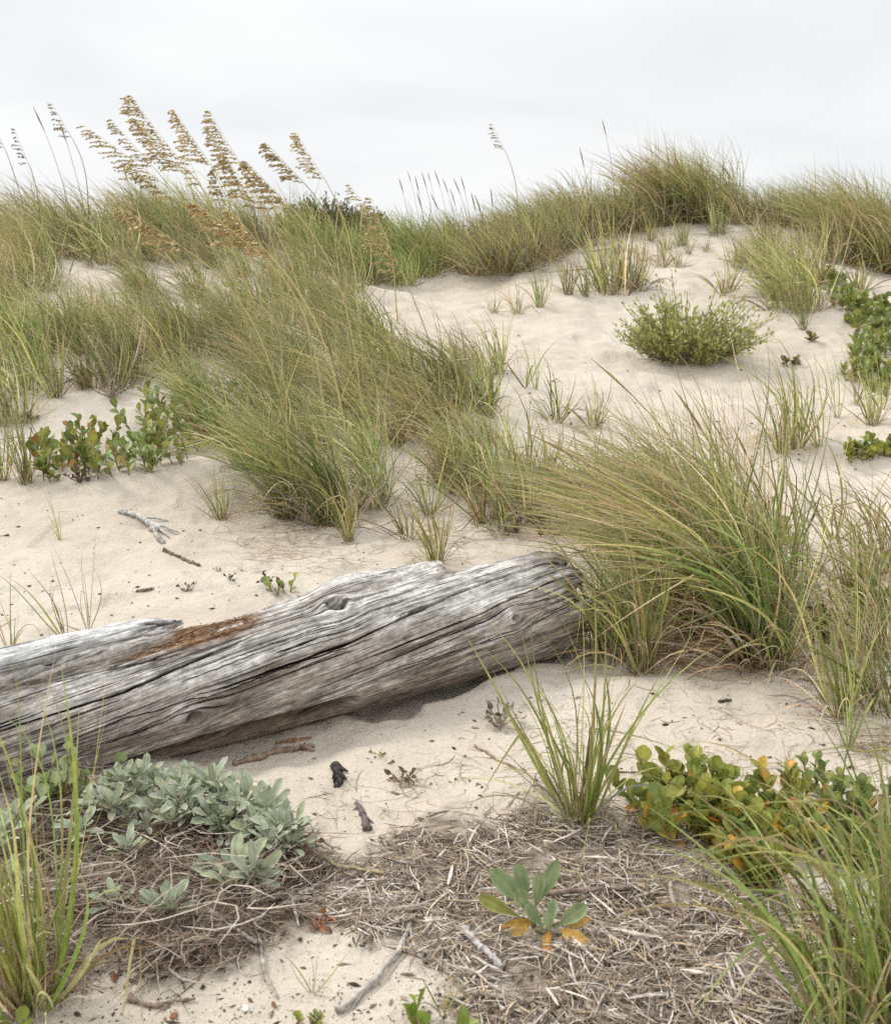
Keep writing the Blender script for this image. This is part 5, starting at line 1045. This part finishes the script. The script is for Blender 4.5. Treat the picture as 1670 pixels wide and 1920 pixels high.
def dead_bit(label, px, py, n, s, seed, col=(.11, .085, .07), name='dead_flower_head'):
    rng = np.random.default_rng(seed); R = hit(px, py); o = obj(name, None, None, R); tag(o, label, 'dead plant bit'); b, st = Bag(), Bag()
    for k in range(n):
        d = norm(np.array([rng.normal(), rng.normal(), abs(rng.normal()) * .8])); c = d * s * rng.uniform(.2, 1) + (0, 0, s * .2)
        tube(st, [(0, 0, 0), c * .6 + rng.normal(0, s * .1, 3), c], s * .035, np.array(col) * 1.6, 4, False); leaf(b, c, norm(d + rng.normal(0, .5, 3)), rng.normal(size=3), min(s, .07) * rng.uniform(.35, .6), min(s, .07) * .3, 'ell', .6, 1.2, np.array(col) * rng.uniform(.6, 1.5), na=3, nl=5)
    obj('withered_leaves', b.mesh('withered_leaves', M_DRY), o); obj('stalks', st.mesh('stalks', M_BARK), o)
dead_bit('dark withered leaf curl on the sand right of the small wood chip', 348, 1110, 9, .05, 1)
dead_bit('smaller withered curl on the sand below the dark brown stick', 430, 1088, 7, .04, 2); dead_bit('tiny withered bit on the sand above the smaller curl', 410, 1072, 5, .03, 3)
dead_bit('dark withered cluster beside the small sprig behind the log', 502, 1096, 8, .05, 4); dead_bit('tangle of dry seed heads on the open sand right of the charred lump', 755, 1468, 16, .055, 5, (.22, .17, .12))
dead_bit('dry grey weed with curled twigs left of the lone foreground tuft', 935, 1365, 18, .085, 6, (.20, .165, .13)); dead_bit('dry yellowish scrap on the sand above the seed head tangle', 712, 1418, 7, .035, 7, (.32, .27, .14))
dead_bit('dry dark weed standing behind the split end of the log', 968, 1000, 12, .11, 8, (.14, .11, .09)); dead_bit('second dry dark weed behind the split end of the log, closer to the clump', 1012, 1005, 10, .11, 9, (.14, .11, .09))
dead_bit('rust coloured dead flower at the edge of the silvery mound', 578, 1592, 10, .045, 10, (.26, .09, .05)); dead_bit('rust coloured dead flower on the litter below the pale splinters', 592, 1742, 10, .045, 11, (.24, .11, .06))
dead_bit('grey-brown dead sprig on the sand slope beside the creepers', 208, 745, 14, .20, 12, (.22, .18, .15)); dead_bit('drab withered sprig beside the upright grass at the near dune', 62, 790, 10, .11, 13, (.17, .14, .11)); dead_bit('dark dead leaf clump within the glossy creeper', 150, 905, 14, .10, 14, (.09, .06, .05))
def pebble(label, px, py, r, col, seed):
    rng = np.random.default_rng(seed); P = hit(px, py); u = np.linspace(0, math.pi, 12); v = np.linspace(0, 2 * math.pi, 18, endpoint=False); U, Vv = np.meshgrid(u, v, indexing='ij'); k = 1 + .12 * fbm(np.cos(Vv) * np.sin(U) * 1.5 + 9, np.sin(Vv) * np.sin(U) * 1.5, np.cos(U) * 1.5, seed, 2)
    X = np.stack([np.cos(Vv) * np.sin(U) * r * 1.0 * k, np.sin(Vv) * np.sin(U) * r * 1.35 * k, np.cos(U) * r * .6 * k], -1).reshape(-1, 3); i = np.arange(12 * 18).reshape(12, 18); j = np.roll(i, -1, 1)
    o = obj('pebble', mesh('pebble', X, np.stack([i[:-1], i[1:], j[1:], j[:-1]], -1).reshape(-1, 4), M_DRY, np.tile(col, (len(X), 1))), None, P + (0, 0, r * .25)); tag(o, label, 'pebble')
pebble('small white pebble on the open sand at the bottom', 460, 1893, .0075, (.75, .71, .64), 1)
pebble('small rust brown nodule near the bottom edge of the sand', 326, 1907, .008, (.22, .10, .06), 2)
